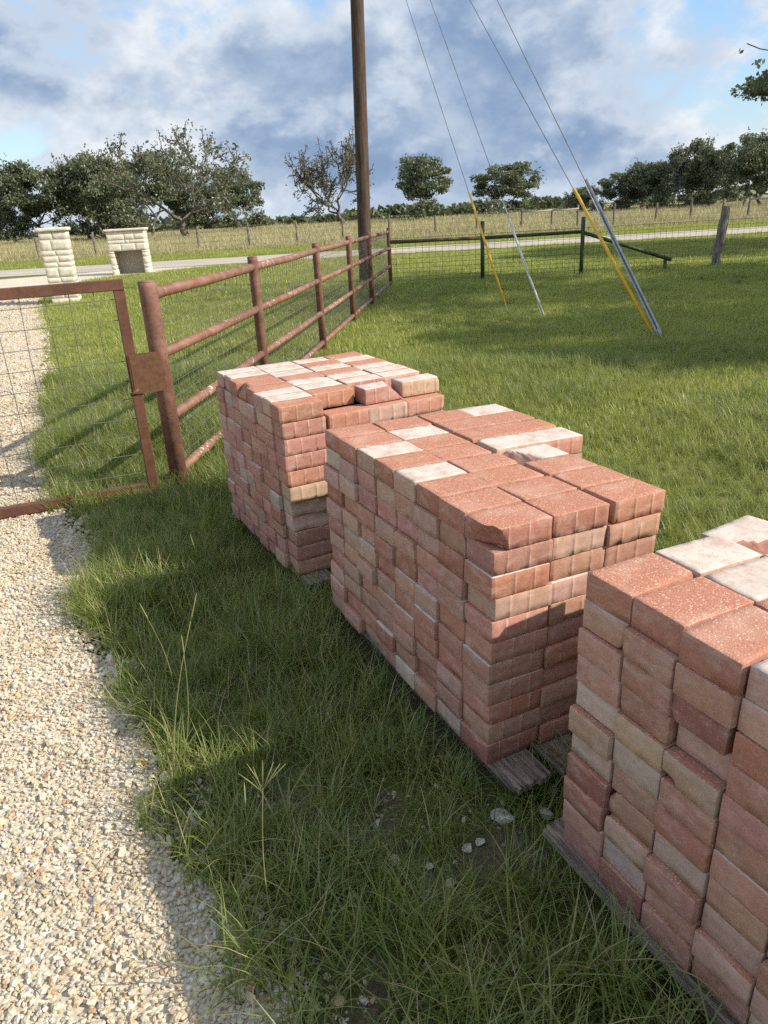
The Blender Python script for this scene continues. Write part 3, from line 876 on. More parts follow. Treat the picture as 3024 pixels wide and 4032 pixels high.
def build_gate_stack():
    key = 'gate'; L, D, h = STACKS[key]['d']
    topw = {(0, 7): ('dusty', -1), (0, 6): ('dusty', -1), (0, 5): ('red', 1), (0, 4): ('brown', 1), (0, 3): ('red', 1), (0, 2): ('dusty', -1), (0, 1): ('dusty', -1), (0, 0): ('red', 1),
            (1, 7): ('rose', -1), (1, 6): ('dusty', -1), (1, 5): ('dusty', -1), (1, 4): ('rose', 1), (1, 3): ('dusty', -1), (1, 2): ('tan', -1), (1, 1): ('red', 1),
            (2, 7): ('tan', -1), (2, 6): ('red', 1), (2, 5): ('dusty', -1), (2, 4): ('tan', 1), (2, 3): ('dusty', -1), (2, 2): ('rose', -1), (2, 1): ('rose', -1),
            (3, 7): ('red', 1), (3, 6): ('dusty', -1), (3, 5): ('red', 1), (3, 4): ('dusty', -1), (3, 3): ('rose', -1), (3, 2): ('dusty', -1), (3, 1): ('tan', -1)}
    brk1 = paver_mesh('paver_broken', L, D, h, 941, [((.18, .0, -.45), (.75, .3, -.9)), ((.42, .2, -.2), (.8, .5, -.4))], True)
    brk2 = paver_mesh('paver_broken', L, D, h, 942, [((.43, -.2, .1), (1, -.4, .5)), ((.2, .5, -.42), (.2, 1, -.6))], True)
    brk3 = paver_mesh('paver_broken', L, D, h, 943, [((-.32, .2, .5), (-.8, .1, .6))], True)
    slab = paver_mesh('paver_split', L, D, h, 944, [((0, -.36, .1), (.05, -1, .35)), ((0, -.42, -.5), (0, -1, -.4))], False)
    front_t = {0: 'brown', 1: 'rose', 2: 'rose', 3: 'grey', 4: 'grey', 5: 'tan', 6: 'red', 7: 'rose', 8: 'rose', 9: 'rose', 10: 'brown'}
    for k in range(-1, 11):
        for i in range(4):
            for j in range(8):
                if k == 10 and j == 0 and i > 0: continue
                top = k == 10
                second = k == 9 and j == 0 and i > 0
                under = k == 9 and j == 1 and i > 1
                if k == -1:
                    continue
                if i == 0 or top or second or (i == 1 and j == 0 and k > 5):
                    if top: tone, up = topw[(i, j)]
                    elif i == 0 and j == 0: tone, up = front_t[k], 1
                    elif second: tone, up = {1: 'red', 2: 'tan', 3: 'rose'}[i], 1
                    else: tone, up = pick_tone(key), rp.choice((1, 1, -1))
                    kw = dict(di=rp.gauss(0, .025), dj=rp.gauss(0, .012), chip=rp.random() < .35)
                    mesh = None
                    where = 'shaded side, ' + course_word(key, k) + ', ' + ORD[j] + ' from sunlit end'
                    if i == 0 and j == 0:
                        where = 'outer corner of sunlit end, ' + course_word(key, k); kw['di'] = (10 - k) * .012 + rp.gauss(0, .01); kw['dj'] = rp.gauss(0, .01)
                        if k in (3, 4): mesh = slab; kw['dj'] = .02
                    elif i > 0 and j == 0 and not top: where = 'sunlit end, ' + ORD[i] + ' column from corner, ' + course_word(key, k)
                    if top: where = ORD[j] + ' top row from sunlit end, ' + ORD[i] + ' across'; kw['di'] = rp.gauss(0, .03)
                    if top and i >= 1: kw['dk'] = rp.uniform(0, .05)
                    if top and (i, j) == (3, 7): kw['dk'] = .06; kw['di'] = -.1
                    if top and (i, j) == (2, 1): mesh = brk1; kw['dj'] = -.55; kw['di'] = .05; kw['rz'] = .03
                    if top and (i, j) == (3, 1): mesh = brk2; kw['dj'] = -.45; kw['di'] = .02
                    if top and (i, j) in ((0, 4), (2, 3)): mesh = brk3
                    put_paver(key, i, j, k, tone, up, where=where, mesh=mesh, **kw)
                elif i == 3 or j in (0, 7): mass(key, i, j, k)
build_gate_stack()
mo = MASS.build('stacked_pavers', M_PAVER_MASS)
tag(mo, 'more red pavers behind the visible faces of the three stacks', 'pavers', kind='stuff')
print('paver things', COUNT)

# ------------------------------------------------------------------ pallets
XO = {'near': -.028, 'middle': .022, 'gate': .03}
def pallet(key, label, y0):
    o_, Rm, (L, D, h) = stack_frame(key)
    rg = random.Random(len(key))
    W, Ln = 4 * L, 8 * D
    e = empty('pallet'); e.matrix_world = Matrix.Translation(o_) @ Rm.to_4x4()
    tag(e, label, 'pallet', 'wooden pallets under the pavers')
    n = 5; bw = .135
    for q in range(n):
        x = XO[key] + bw / 2 + q * (W + .02 - XO[key] - bw) / (n - 1)
        f0, f1 = (.11 + rg.uniform(-.02, .02), .05)
        mb = MB(); N = 14
        # splintered ends: a plank as strips of uneven length
        for sidx in range(N):
            xs = x - bw / 2 + bw * (sidx + .5) / N
            a = y0 * D - f0 + rg.uniform(-.006, .010); b_ = y0 * D + Ln + f1 + rg.uniform(-.01, .01)
            mb.box((xs, (a + b_) / 2, -.0115 + rg.uniform(-.0016, .0008)), (bw / N * 1.02, b_ - a, .021))
        mb.build('deck_board', M_PALLET, e)
    for q in range(3):
        y = y0 * D + .02 + q * (Ln - .06) / 2
        mb = MB(); mb.box((W / 2 + .04, y, -.068), (W - .10, .042, .088), None, .003, rg); mb.build('stringer', M_PALLET, e)
    for q in (0, 2, 4):
        x = .08 + bw / 2 + q * (W - .10 - bw) / 4
        mb = MB(); mb.box((x, y0 * D + Ln / 2, -.120), (bw, Ln + .1, .014), None, .002, rg); mb.build('bottom_board', M_PALLET, e)
    return e
pallet('middle', 'weathered wooden pallet with splintered board ends under the middle paver stack', 0)
pallet('near', 'grey wooden pallet under the cut-off paver stack, its edge board showing', -8)
pallet('gate', 'wooden pallet hidden in tall grass under the paver stack beside the gate', 0)

# ------------------------------------------------------------------ pipe fence with gate
FA, FB = Vector((-1.41, 4.87, 0)), Vector((-.01, 15.49, 0))
fdir = (FB - FA).normalized()
def fpt(y, z=0.0):
    t = (y - FA.y) / fdir.y; p = FA + fdir * t; return Vector((p.x, p.y, z))
fence = empty('pipe_fence', FA)
tag(fence, 'rust-red four-rail steel pipe fence with wire mesh, running from gate post to corner', 'fence')
def local(root, pts): return [Vector(p) - root.location for p in pts]
def rel(root, name, mb, m, smooth=True):
    mb.v = [tuple(Vector(v) - root.location) for v in mb.v]
    return mb.build(name, m, root, smooth)
post_y = [4.87, 7.27, 10.24, 13.0, 15.55, 19.3]
for n_, y in enumerate(post_y):
    r_ = .058 if n_ == 0 else .048
    z1 = 1.395 if n_ else 1.385
    o = rel(fence, 'post', MB().tube([fpt(y, -.05), fpt(y, z1 - .03), fpt(y, z1)], [r_, r_, r_], 20), M_RUST)
    cap = rel(fence, 'post_cap', MB().tube([fpt(y, z1), fpt(y, z1 + .006), fpt(y, z1 + .012)], [r_ * 1.0, r_ * .98, r_ * .6], 20), M_RUST)
for z in (1.31, .93, .51, .125):
    for a, b in zip(post_y[:-1], post_y[1:]):
        rel(fence, 'rail', MB().tube([fpt(a + .045, z), fpt((a + b) / 2, z - .006), fpt(b - .045, z)], .0345 if z < 1.2 else .037, 16), M_RAIL)
        if z > 1.2: rel(fence, 'rail_collar', MB().tube([fpt(a + .05, z), fpt(a + .16, z)], .0405, 16), M_RUST)
side_off = Vector((-fdir.y, fdir.x, 0)) * .046
for a, b in zip(post_y[:-1], post_y[1:]):
    mb = MB()
    y = a + .05
    while y < b:
        mb.tube([fpt(y, .05) + side_off, fpt(y, 1.27) + side_off], .0017 + .00007 * y, 4, False); y += .102
    z = .08
    while z < 1.28:
        mb.tube([fpt(a, z) + side_off, fpt((a + b) / 2, z + .004) + side_off, fpt(b, z) + side_off], .0019 + .00006 * a, 4, False); z += .102
    rel(fence, 'mesh_panel', mb, M_GALV, False)
# coiled wire tie ends behind the gate post
gate_root = empty('gate', (-1.53, 4.79, 0))
tag(gate_root, 'dark brown tubular steel driveway gate filled with square wire mesh', 'gate')
gdir = Vector((-.93, -.37, 0)).normalized()
def g(u, z): return Vector((-1.535, 4.79, 0)) + gdir * u + Vector((0, 0, z))
GW = 4.4
def bar(a, b, w, d):
    """rectangular tube between two points; w across the gate's plane, d along its normal"""
    a, b = Vector(a), Vector(b); ax = (b - a).normalized(); nrm = Vector((-gdir.y, gdir.x, 0)); s = ax.cross(nrm).normalized()
    mb = MB(); e = .004
    prof = [(-w / 2 + e, -d / 2), (w / 2 - e, -d / 2), (w / 2, -d / 2 + e), (w / 2, d / 2 - e), (w / 2 - e, d / 2), (-w / 2 + e, d / 2), (-w / 2, d / 2 - e), (-w / 2, -d / 2 + e)]
    for p in (a, b):
        for u_, v_ in prof: mb.v.append(tuple(p + s * u_ + nrm * v_))
    for k in range(8): mb.f.append((k, (k + 1) % 8, 8 + (k + 1) % 8, 8 + k))
    mb.f.append(tuple(reversed(range(8)))); mb.f.append(tuple(range(8, 16)))
    return mb
rel(gate_root, 'top_rail', bar(g(.0, 1.385), g(GW, 1.375), .066, .05), M_GATE, False)
rel(gate_root, 'bottom_rail', bar(g(.066, .060), g(GW - .07, .045), .066, .05), M_GATE, False)
rel(gate_root, 'end_stile', bar(g(.033, .025), g(.033, 1.35), .066, .05), M_GATE, False)
rel(gate_root, 'end_stile', bar(g(GW - .033, .012), g(GW - .033, 1.34), .066, .05), M_GATE, False)
gw = .1385; u = .066 + .125
rg = random.Random(4)
n_ = 0
while u < GW - .08:
    pts = [g(u + (rg.uniform(-.008, .008)), z) for z in (.08, .4, .75, 1.05, 1.355)]
    rel(gate_root, 'wire', MB().tube(pts, .0024, 5), M_DARKWIRE, True); u += gw; n_ += 1
z = .175
while z < 1.34:
    us = np.linspace(.05, GW - .05, 9)
    u0 = .27 if abs(z - 1.05) < .05 else .05
    pts = [g(max(uu, u0), z + rg.uniform(-.005, .005) - .004) for uu in us]
    rel(gate_root, 'wire', MB().tube(pts, .0024, 5), M_DARKWIRE, True); z += .125
nrm = Vector((-gdir.y, gdir.x, 0))
if nrm.y > 0: nrm = -nrm
def latch():
    c = g(-.047, .835) + nrm * .034
    mb = MB(); rot = Matrix.Rotation(math.atan2(gdir.y, gdir.x), 3, 'Z')
    # bent plate with clipped corners
    w, h_, t_ = .205, .255, .006
    prof = [(-w / 2 + .012, -h_ / 2), (w / 2 - .012, -h_ / 2), (w / 2, -h_ / 2 + .012), (w / 2, h_ / 2 - .012), (w / 2 - .012, h_ / 2), (-w / 2 + .012, h_ / 2), (-w / 2, h_ / 2 - .012), (-w / 2, -h_ / 2 + .012)]
    for s in (-1, 1):
        for a, b in prof: mb.v.append(tuple(c + rot @ Vector((a, s * t_ / 2, b))))
    for k in range(8): mb.f.append((k, (k + 1) % 8, 8 + (k + 1) % 8, 8 + k))
    mb.f.append(tuple(reversed(range(8)))); mb.f.append(tuple(range(8, 16)))
    p = rel(gate_root, 'latch_plate', mb, M_LATCH, False)
    mb = MB(); mb.box(c - nrm * .012 + gdir * .095, (.012, .03, h_ - .02), rot); rel(gate_root, 'latch_flange', mb, M_LATCH, False)
    mb = MB(); mb.tube([g(.02, .735) + nrm * .030, g(.075, .70) + nrm * .030], .012, 8); rel(gate_root, 'latch_pin', mb, M_LATCH)
latch()

# ------------------------------------------------------------------ green pipe fence to the right
gf = empty('corner_fence', (.43, 19.6, 0))
tag(gf, 'green pipe fence with diagonal brace and woven wire netting before the road', 'fence')
P5 = fpt(19.3); G1, G2 = Vector((2.80, 19.3, 0)), Vector((5.32, 19.45, 0))
EZ = Vector((0, 0, 1))
for p, h_ in ((G1, 1.43), (G2, 1.40)):
    rel(gf, 'post', MB().tube([p - EZ * .1, p + EZ * h_], .050, 14), M_GREEN)
rel(gf, 'top_rail', MB().tube([P5 + EZ * 1.07, G1 + EZ * 1.045], .042, 12), M_GREENRUST)
rel(gf, 'top_rail', MB().tube([G1 + EZ * 1.045, G2 + EZ * 1.055], .042, 12), M_GREEN)
BE = Vector((7.62, 19.55, .27))
rel(gf, 'brace', MB().tube([G2 + EZ * 1.04, BE], .045, 12), M_GREEN)
rel(gf, 'brace_stub', MB().tube([Vector((7.48, 19.55, -.1)), Vector((7.48, 19.55, .27))], .045, 10), M_GREEN)
mb = MB(); z = .06
ends = [P5, G1, G2, Vector((8.9, 19.73, 0)), Vector((15.5, 20.1, 0))]
zs = [.06, .14, .23, .33, .43, .54, .66, .78, .90, 1.02, 1.14]
for z in zs:
    mb.tube([p + EZ * z + Vector((0, .055, 0)) for p in ends], .0042 if z < 1.1 else .005, 4, False)
for a, b in zip(ends[:-1], ends[1:]):
    n_ = int((b - a).length / .155)
    for q in range(n_):
        p = a.lerp(b, q / n_) + Vector((0, .055, 0))
        mb.tube([p + EZ * .06, p + EZ * 1.14], .0036, 4, False)
rel(gf, 'wire_netting', mb, M_DARKWIRE, False)
def wood_post(name, p, h_, r_, lean, seed, m, parent=None, label=None, group=None):
    r = random.Random(seed); mb = MB(); N = 8
    pts, rad = [], []
    for k in range(N):
        f = k / (N - 1)
        pts.append(Vector(p) + Vector((lean[0] * f + r.uniform(-.008, .008), lean[1] * f + r.uniform(-.008, .008), -.1 + (h_ + .1) * f)))
        rad.append(r_ * (1.05 - .18 * f) * r.uniform(.94, 1.06))
    mb.tube(pts, rad, 11)
    for i in range(len(mb.v)):
        v = mb.v[i]; mb.v[i] = (v[0] + r.uniform(-.1, .1) * r_, v[1] + r.uniform(-.1, .1) * r_, v[2] + (r.uniform(-.02, .02) if i > 80 else 0))
    o = mb.build(name, m, parent) if parent is None else rel(parent, name, mb, m, False)
    return o
wp = wood_post('wooden_post', (8.90, 19.85, 0), 1.46, .115, (.13, 0), 3, M_GREYWOOD)
tag(wp, 'thick split grey cedar post in the wire netting, shaded at its foot', 'post')

# ------------------------------------------------------------------ far fence across the road
ff = empty('field_fence', (0, 52, 0))
tag(ff, 'long fence of slim wooden posts and barbed wire along the field edge', 'fence')
FP = [(-28.6, 51.2), (-25.1, 51.3), (-21.6, 51.4), (-17.8, 51.3), (-14.5, 51.6), (-11.2, 51.7), (-7.85, 51.9), (-4.70, 52.1), (-1.72, 52.9), (1.42, 53.4), (4.60, 53.6), (7.42, 53.8), (10.5, 54.0), (12.6, 54.0), (14.4, 54.0), (16.85, 54.0), (19.7, 53.9), (22.0, 53.6), (24.1, 53.4), (25.7, 53.2), (27.1, 53.1), (30.2, 53.0), (33.4, 53.0)]
for n_, (x, y) in enumerate(FP):
    wood_post('post', (x, y, 0), 1.58 + .1 * math.sin(n_ * 2.3), .085, (.05 * math.sin(n_ * 1.7), 0), 40 + n_, M_GREYWOOD, ff)
for z in (.35, .65, .95, 1.22, 1.46):
    rel(ff, 'wire', MB().tube([Vector((x, y - .07, z)) for x, y in FP], .0045, 4, False), M_DARKWIRE)
for a, b in ((12, 13), (13, 14), (19, 21)):
    pa, pb = FP[a], FP[b]
    rel(ff, 'brace_rail', MB().tube([Vector((pa[0], pa[1] - .05, 1.42)), Vector(((pa[0] + pb[0]) / 2, pa[1] - .05, 1.36)), Vector((pb[0], pb[1] - .05, 1.42))], [.06, .05, .055], 7), M_PALEWOOD)

# ------------------------------------------------------------------ utility pole, guys and guards
pole = MB()
pb, pt = Vector((-.145, 20.86, -.2)), Vector((.20, 20.86, 12.4))
pole.tube([pb.lerp(pt, k / 10) for k in range(11)], [.178 - .0035 * k for k in range(11)], 20)
po = pole.build('utility_pole', M_POLE, None, True)
tag(po, 'tall dark brown timber utility pole behind the pipe fence corner', 'pole')
def pole_at(z): return pb.lerp(pt, (z + .2) / 12.6)
GUYS = [((2.43, 13.70), 9.45, M_YELLOW, .022, .04, .415, 'yellow plastic guard', 'thin yellow', 0),
        ((2.84, 12.52), 10.45, M_GREYPLASTIC, .021, .02, .35, 'grey plastic guard', 'thin grey', 0),
        ((3.77, 10.02), 10.4, M_YELLOW, .025, .025, .345, 'yellow plastic guard', 'thick yellow', 0),
        ((3.83, 9.93), 11.85, M_STEEL, .034, .006, .33, 'galvanised steel guard', 'broad steel', 1)]
glabels = ['guy wire in a slim yellow guard standing closest to the pipe fence corner', 'guy wire in a slim grey guard with thin wire spiral at its top',
           'guy wire in a long yellow guard crossing behind the steel one', 'guy wire in a broad galvanised steel guard, tallest of the four']
def ray_frac(an, zt, target_y):
    return target_y
for n_, ((ax, ay), zt, m, r_, f0, f1, _a, _b, ang) in enumerate(GUYS):
    A = Vector((ax, ay, 0)); B = pole_at(zt) + Vector((.05, -.16, 0))
    e = empty('guy_wire', A); tag(e, glabels[n_], 'guy wire', 'guy wires of the utility pole')
    rel(e, 'wire', MB().tube([A, A.lerp(B, .5) - EZ * .03, B], .0062, 5), M_GUYWIRE)
    L_ = (B - A).length
    glen = (2.45, 1.92, 2.72, 2.78)[n_]
    s0 = (.12, .06, .10, .03)[n_]
    d = (B - A).normalized()
    p0, p1 = A + d * s0, A + d * (s0 + glen)
    sag = Vector((0, 0, -.035)) if n_ in (1,) else Vector((0, 0, -.008))
    if not ang:
        rel(e, 'guard', MB().tube([p0, p0.lerp(p1, .5) + sag, p1], [r_, r_, r_ * .9], 10), m)
        rel(e, 'guard_end', MB().tube([p0 - d * .05, p0 + d * .03], [.014, .016], 8), M_STEEL)
    else:
        mb = MB(); s = d.cross(Vector((0, 1, 0))).normalized(); q = d.cross(s).normalized()
        prof = [(-r_, 0), (0, -.026), (r_, 0), (r_ * .86, .006), (0, -.018), (-r_ * .86, .006)]
        for p in (p0, p1):
            for u_, v_ in prof: mb.v.append(tuple(p + s * u_ + q * v_))
        for k in range(6): mb.f.append((k, (k + 1) % 6, 6 + (k + 1) % 6, 6 + k))
        mb.f.append(tuple(reversed(range(6)))); mb.f.append(tuple(range(6, 12)))
        rel(e, 'guard', mb, m, False)
    rel(e, 'anchor_rod', MB().tube([A - d * .15, A + d * .12], .011, 8), M_STEEL)
    if n_ == 1: rel(e, 'wire_grip', MB().tube([p1, p1 + d * .42], .013, 6), M_STEEL)

# ------------------------------------------------------------------ limestone pillars
def block_mesh(sx, sy, sz, seed):
    """a rough-faced stone block"""
    r = np.random.RandomState(seed)
    def ln(s): return np.concatenate([[-s / 2], np.linspace(-s / 2 + .010, s / 2 - .010, max(2, int(s / .07) + 1)), [s / 2]])
    gx, gy, gz = ln(sx), ln(sy), ln(sz)
    vid = {}; V = []; F = []
    def vert(p):
        k = tuple(round(c, 4) for c in p)
        if k not in vid: vid[k] = len(V); V.append(k)
        return vid[k]
    def face(a, b, mk, flip):
        for i in range(len(a) - 1):
            for j in range(len(b) - 1):
                q = [vert(mk(a[i], b[j])), vert(mk(a[i + 1], b[j])), vert(mk(a[i + 1], b[j + 1])), vert(mk(a[i], b[j + 1]))]
                F.append(q[::-1] if flip else q)
    face(gx, gy, lambda u, v: (u, v, gz[-1]), False); face(gx, gy, lambda u, v: (u, v, gz[0]), True)
    face(gx, gz, lambda u, v: (u, gy[0], v), False); face(gx, gz, lambda u, v: (u, gy[-1], v), True)
    face(gy, gz, lambda u, v: (gx[-1], u, v), False); face(gy, gz, lambda u, v: (gx[0], u, v), True)
    P = np.array(V); half = np.array([sx, sy, sz]) / 2
    edge = (np.abs(np.abs(P) - half) < 1e-3).sum(1)
    P *= np.where(edge[:, None] >= 2, 1 - .006 / np.maximum(half, .02), 1)
    P += np.array([mnoise.noise_vector(Vector((p[0] * 9 + seed, p[1] * 9, p[2] * 9))) for p in P]) * np.where(edge >= 2, .003, .005)[:, None]
    return np_mesh('stone_block', P, np.array(F), M_LIMESTONE)
def stone_at(parent, c, size, seed):
    o = bpy.data.objects.new('stone_block', block_mesh(size[0] - .010, size[1] - .010, size[2] - .012, seed))
    o.location = c; link(o, parent); return o
def pillar():
    e = empty('stone_pillar', (-7.90, 19.95, 0), R(14))
    tag(e, 'square cream limestone gate pillar with flat cap at the drive edge', 'pillar')
    W = .66; rg = random.Random(9); z = -.05; k = 0
    MB().box((0, 0, .80), (W - .024, W - .024, 1.62)).build('mortar_core', M_MORTAR, e)
    for hz in (.20, .16, .22, .13, .24, .12, .15, .13, .25, .20):
        f = rg.choice((.38, .45, .55, .62))
        if k % 2 == 0:
            stone_at(e, (-W / 2 + W * f / 2, 0, z + hz / 2), (W * f, W, hz), 60 + k)
            stone_at(e, (W / 2 - W * (1 - f) / 2, 0, z + hz / 2), (W * (1 - f), W, hz), 80 + k)
        else:
            stone_at(e, (-W * .26, -W / 2 + W * f / 2, z + hz / 2), (W * .48, W * f, hz), 60 + k); stone_at(e, (W * .24, -W / 2 + W * f / 2, z + hz / 2), (W * .52, W * f, hz), 90 + k)
            stone_at(e, (0, W / 2 - W * (1 - f) / 2, z + hz / 2), (W, W * (1 - f), hz), 80 + k)
        z += hz; k += 1
    me = block_mesh(W + .09, W + .09, .085, 99); o = bpy.data.objects.new('cap_stone', me); o.location = (0, 0, z + .04); link(o, e)
pillar()
def mailbox_pillar():
    e = empty('stone_alcove', (-9.72, 31.9, 0), R(8))
    tag(e, 'wide cream limestone block structure with square dark alcove beside the road', 'stone structure')
    W, Dp, H = 1.46, 1.0, 1.66; jw = .20; ow = W - 2 * jw; oh = .90
    rg = random.Random(19); z = -.05; k = 0
    MB().box((0, Dp / 2 - .08, .76), (W - .08, .10, 1.50)).build('back_wall', M_MORTAR, e)
    MB().box((0, .0, 1.28), (W - .024, Dp - .024, .62)).build('mortar_core', M_MORTAR, e)
    while z < oh - .02:
        hz = min(rg.choice((.16, .22, .27)), oh - z) if oh - z > .2 else oh - z
        for s in (-1, 1): stone_at(e, (s * (W / 2 - jw / 2), 0, z + hz / 2), (jw, Dp, hz), 120 + k); k += 1
        z += hz
    for hz in (.27, .14, .21, .12):
        cuts = sorted(rg.sample([.22, .34, .46, .58, .72], 2)); xs = [0] + cuts + [1]
        for a, b in zip(xs[:-1], xs[1:]):
            stone_at(e, (-W / 2 + W * (a + b) / 2, 0, z + hz / 2), (W * (b - a), Dp + .012, hz), 160 + k); k += 1
        z += hz
    o = bpy.data.objects.new('cap_stone', block_mesh(W + .12, Dp + .12, .09, 199)); o.location = (0, 0, z + .045); link(o, e)
mailbox_pillar()

# ------------------------------------------------------------------ trees
def tree_parts(seed, height, width, trunk_h, trunk_r, levels=4, leaves=6000, leaf=.26, cluster=.55, m_leaf_=None, sparse=1.0, up=.18, depth_w=None, forks=3, wob=.25, lumps=0, minr=.03, lumpmul=1.5):
    r = random.Random(seed); nr = np.random.RandomState(seed)
    segs = []; tips = []
    def branch(p, d, ln, rad, lv):
        n = 4 if lv else 5
        pts = [p]; rads = [rad]
        for k in range(n):
            d = (d + Vector((r.gauss(0, wob), r.gauss(0, wob), r.gauss(0, wob * .6) + up * (.35 if lv else .1)))).normalized()
            p = p + d * ln / n; pts.append(p); rads.append(rad * (1 - .45 * (k + 1) / n))
            if lv >= 1 and lv < levels and k >= 1 and r.random() < .75:
                side = (d + Vector((r.gauss(0, .9), r.gauss(0, .9), r.gauss(.0, .55)))).normalized()
                branch(p, side, ln * r.uniform(.5, .75), rads[-1] * .62, lv + 1)
            if lv >= levels - 1: tips.append((p, lv))
        segs.append((pts, rads))
        if lv < levels:
            nf = forks if lv == 0 else r.choice((2, 2, 3))
            a0 = r.uniform(0, 6.28)
            for q in range(nf):
                a = a0 + q * 6.28 / nf + r.uniform(-.5, .5); t = r.uniform(.55, 1.05) if lv == 0 else r.uniform(.35, .9)
                u = d.orthogonal().normalized(); w = d.cross(u)
                nd = (d * math.cos(t) + (u * math.cos(a) + w * math.sin(a)) * math.sin(t)).normalized()
                branch(p, nd, ln * (r.uniform(1.0, 1.25) if lv == 0 else r.uniform(.62, .85)), rads[-1] * r.uniform(.6, .8), lv + 1)
    branch(Vector((0, 0, 0)), Vector((r.gauss(0, .06), r.gauss(0, .06), 1)).normalized(), 1.0, .1, 0)
    # fit to size: trunk keeps its height, the crown is stretched to the wanted extent
    allp = np.array([tuple(p) for s in segs for p in s[0]]); tp = np.array([tuple(t_[0]) for t_ in tips])
    zt = segs and 1.0
    top = allp[:, 2].max(); ctr = tp[:, :2].mean(0)
    ext = np.percentile(np.abs(tp[:, :2] - ctr), 96)
    sx = (width / 2 - cluster * .6) / ext; sy = ((depth_w or width) / 2 - cluster * .6) / ext
    def fit(p):
        z = p[2]
        zz = z / 1.0 * trunk_h if z < 1.0 else trunk_h + (z - 1.0) / (top - 1.0) * (height - trunk_h - cluster * .4)
        f = min(1, max(0, z / 1.0))
        return Vector((p[0] * (sx * f + trunk_h * (1 - f)) - ctr[0] * sx * f * .7, p[1] * (sy * f + trunk_h * (1 - f)) - ctr[1] * sy * f * .7, max(zz, trunk_h * .55) if z > 1.0 else zz))
    wood = MB()
    for pts, rads in segs:
        q = [fit(p) for p in pts]; rd = [max(minr, x / .1 * trunk_r) for x in rads]
        wood.tube(q, rd, 7 if rads[0] > .05 else 4, False)
    # root flare
    for i in range(7):
        v = wood.v[-1]
    cpts = np.array([tuple(fit(t_[0])) for t_ in tips])
    n = int(leaves)
    ci = nr.randint(0, len(cpts), n)
    cw = nr.uniform(.4, 1.2, len(cpts)); keep = nr.uniform(0, 1, len(cpts)) < sparse
    ci = ci[keep[ci]]; n = len(ci)
    off = nr.normal(0, 1, (n, 3)) * np.array([1, 1, .72]) * cluster * .62 * cw[ci][:, None]
    P = cpts[ci] + off
    if lumps:      # leafy billows that close the crown to a rounded mass
        m_ = int(n * lumpmul)
        lc = nr.normal(size=(lumps, 3)); lc /= np.linalg.norm(lc, axis=1)[:, None]; lc *= nr.uniform(.45, .86, lumps)[:, None]
        lr = nr.uniform(.15, .30, lumps)
        li = nr.randint(0, lumps, m_); q = nr.normal(size=(m_, 3)); q /= np.linalg.norm(q, axis=1)[:, None]
        q *= (nr.uniform(0, 1, m_) ** .45)[:, None] * np.array([1, 1, .8])
        u = lc[li] + q * lr[li][:, None]
        ch = (height - trunk_h * .9) / 2
        LP = u * np.array([width / 2, (depth_w or width) / 2, ch]) + np.array([0, 0, trunk_h * .9 + ch])
        P = np.concatenate([P, LP]); n = len(P)
    P[:, 2] = np.maximum(P[:, 2], trunk_h * .5)
    a = nr.normal(size=(n, 3)); a /= np.linalg.norm(a, axis=1)[:, None]
    b = np.cross(a, nr.normal(size=(n, 3))); b /= np.linalg.norm(b, axis=1)[:, None]
    s = leaf * nr.uniform(.55, 1.25, n)[:, None]
    V = np.stack([P - a * s * .5, P + b * s * .32 - a * s * .05, P + a * s * .5, P - b * s * .32 + a * s * .05], 1).reshape(-1, 3)
    F = np.arange(4 * n).reshape(n, 4)
    wm = wood.mesh('trunk', M_BARK, True)
    lm = np_mesh('crown', V, F, m_leaf_ or M_OAK)
    return wm, lm
def tree(meshes, loc, rz, label, sc=(1, 1, 1), name='oak_tree', group=None):
    e = empty(name, loc, rz); e.scale = sc
    link(bpy.data.objects.new('trunk', meshes[0]), e); link(bpy.data.objects.new('crown', meshes[1]), e)
    tag(e, label, 'tree', group); return e

TA = tree_parts(1, 11.5, 13.0, 3.0, .34, 4, 7000, .40, .75, M_OAK, .92, lumps=30)
TB = tree_parts(2, 10.5, 11.0, 2.8, .30, 4, 6500, .38, .70, M_OAK, .88, lumps=24)
TC = tree_parts(3, 9.0, 9.5, 2.3, .26, 4, 6200, .36, .62, M_OAK, .9, lumps=40)
TD = tree_parts(8, 10.0, 8.5, 2.8, .24, 4, 5000, .38, .60, M_OAK2, .85, lumps=22)
T_HALF = tree_parts(14, 12.6, 15.5, 2.7, .52, 4, 7500, .36, .55, M_OAK2, .78, wob=.34, lumps=0, minr=.045)
T_BARE = tree_parts(25, 13.3, 12.5, 3.2, .46, 4, 6800, .28, .50, M_BARE, .85, wob=.42, minr=.06)
GL = 'trees of the dense grove behind the stone pillars'
for n_, (ms, x, y, rz, sc, lb) in enumerate([
    (TB, -50.5, 112, .3, (.85, .85, .80), 'small dark oak at the outer end of the grove, cut by the picture edge'),
    (TA, -45.0, 112, 1.2, (.95, .95, 1.0), 'dense round oak of the grove above the first stone pillar'),
    (TA, -40.0, 114, 3.0, (.85, .85, 1.06), 'broad tallest dark oak in the middle of the grove'),
    (TB, -35.5, 110, 2.2, (.9, .9, 1.08), 'dark oak of the grove above the stone alcove'),
    (TA, -33.0, 120, 4.4, (.9, .9, 1.12), 'oak of the grove standing behind the half-bare tree'),
    (TC, -43.0, 124, 5.1, (1.2, 1.2, 1.15), 'shadowed oak deep in the grove behind the round oaks'),
    (TB, -27.5, 124, 1.9, (.9, .9, .95), 'dark oak showing under the half-bare tree limbs'),
    (TC, -20.0, 126, .6, (.95, .95, 1.08), 'dark oak behind the drooping limbs of the half-bare tree')]):
    tree(ms, (x, y, 0), rz, lb, sc, 'oak_tree', GL)
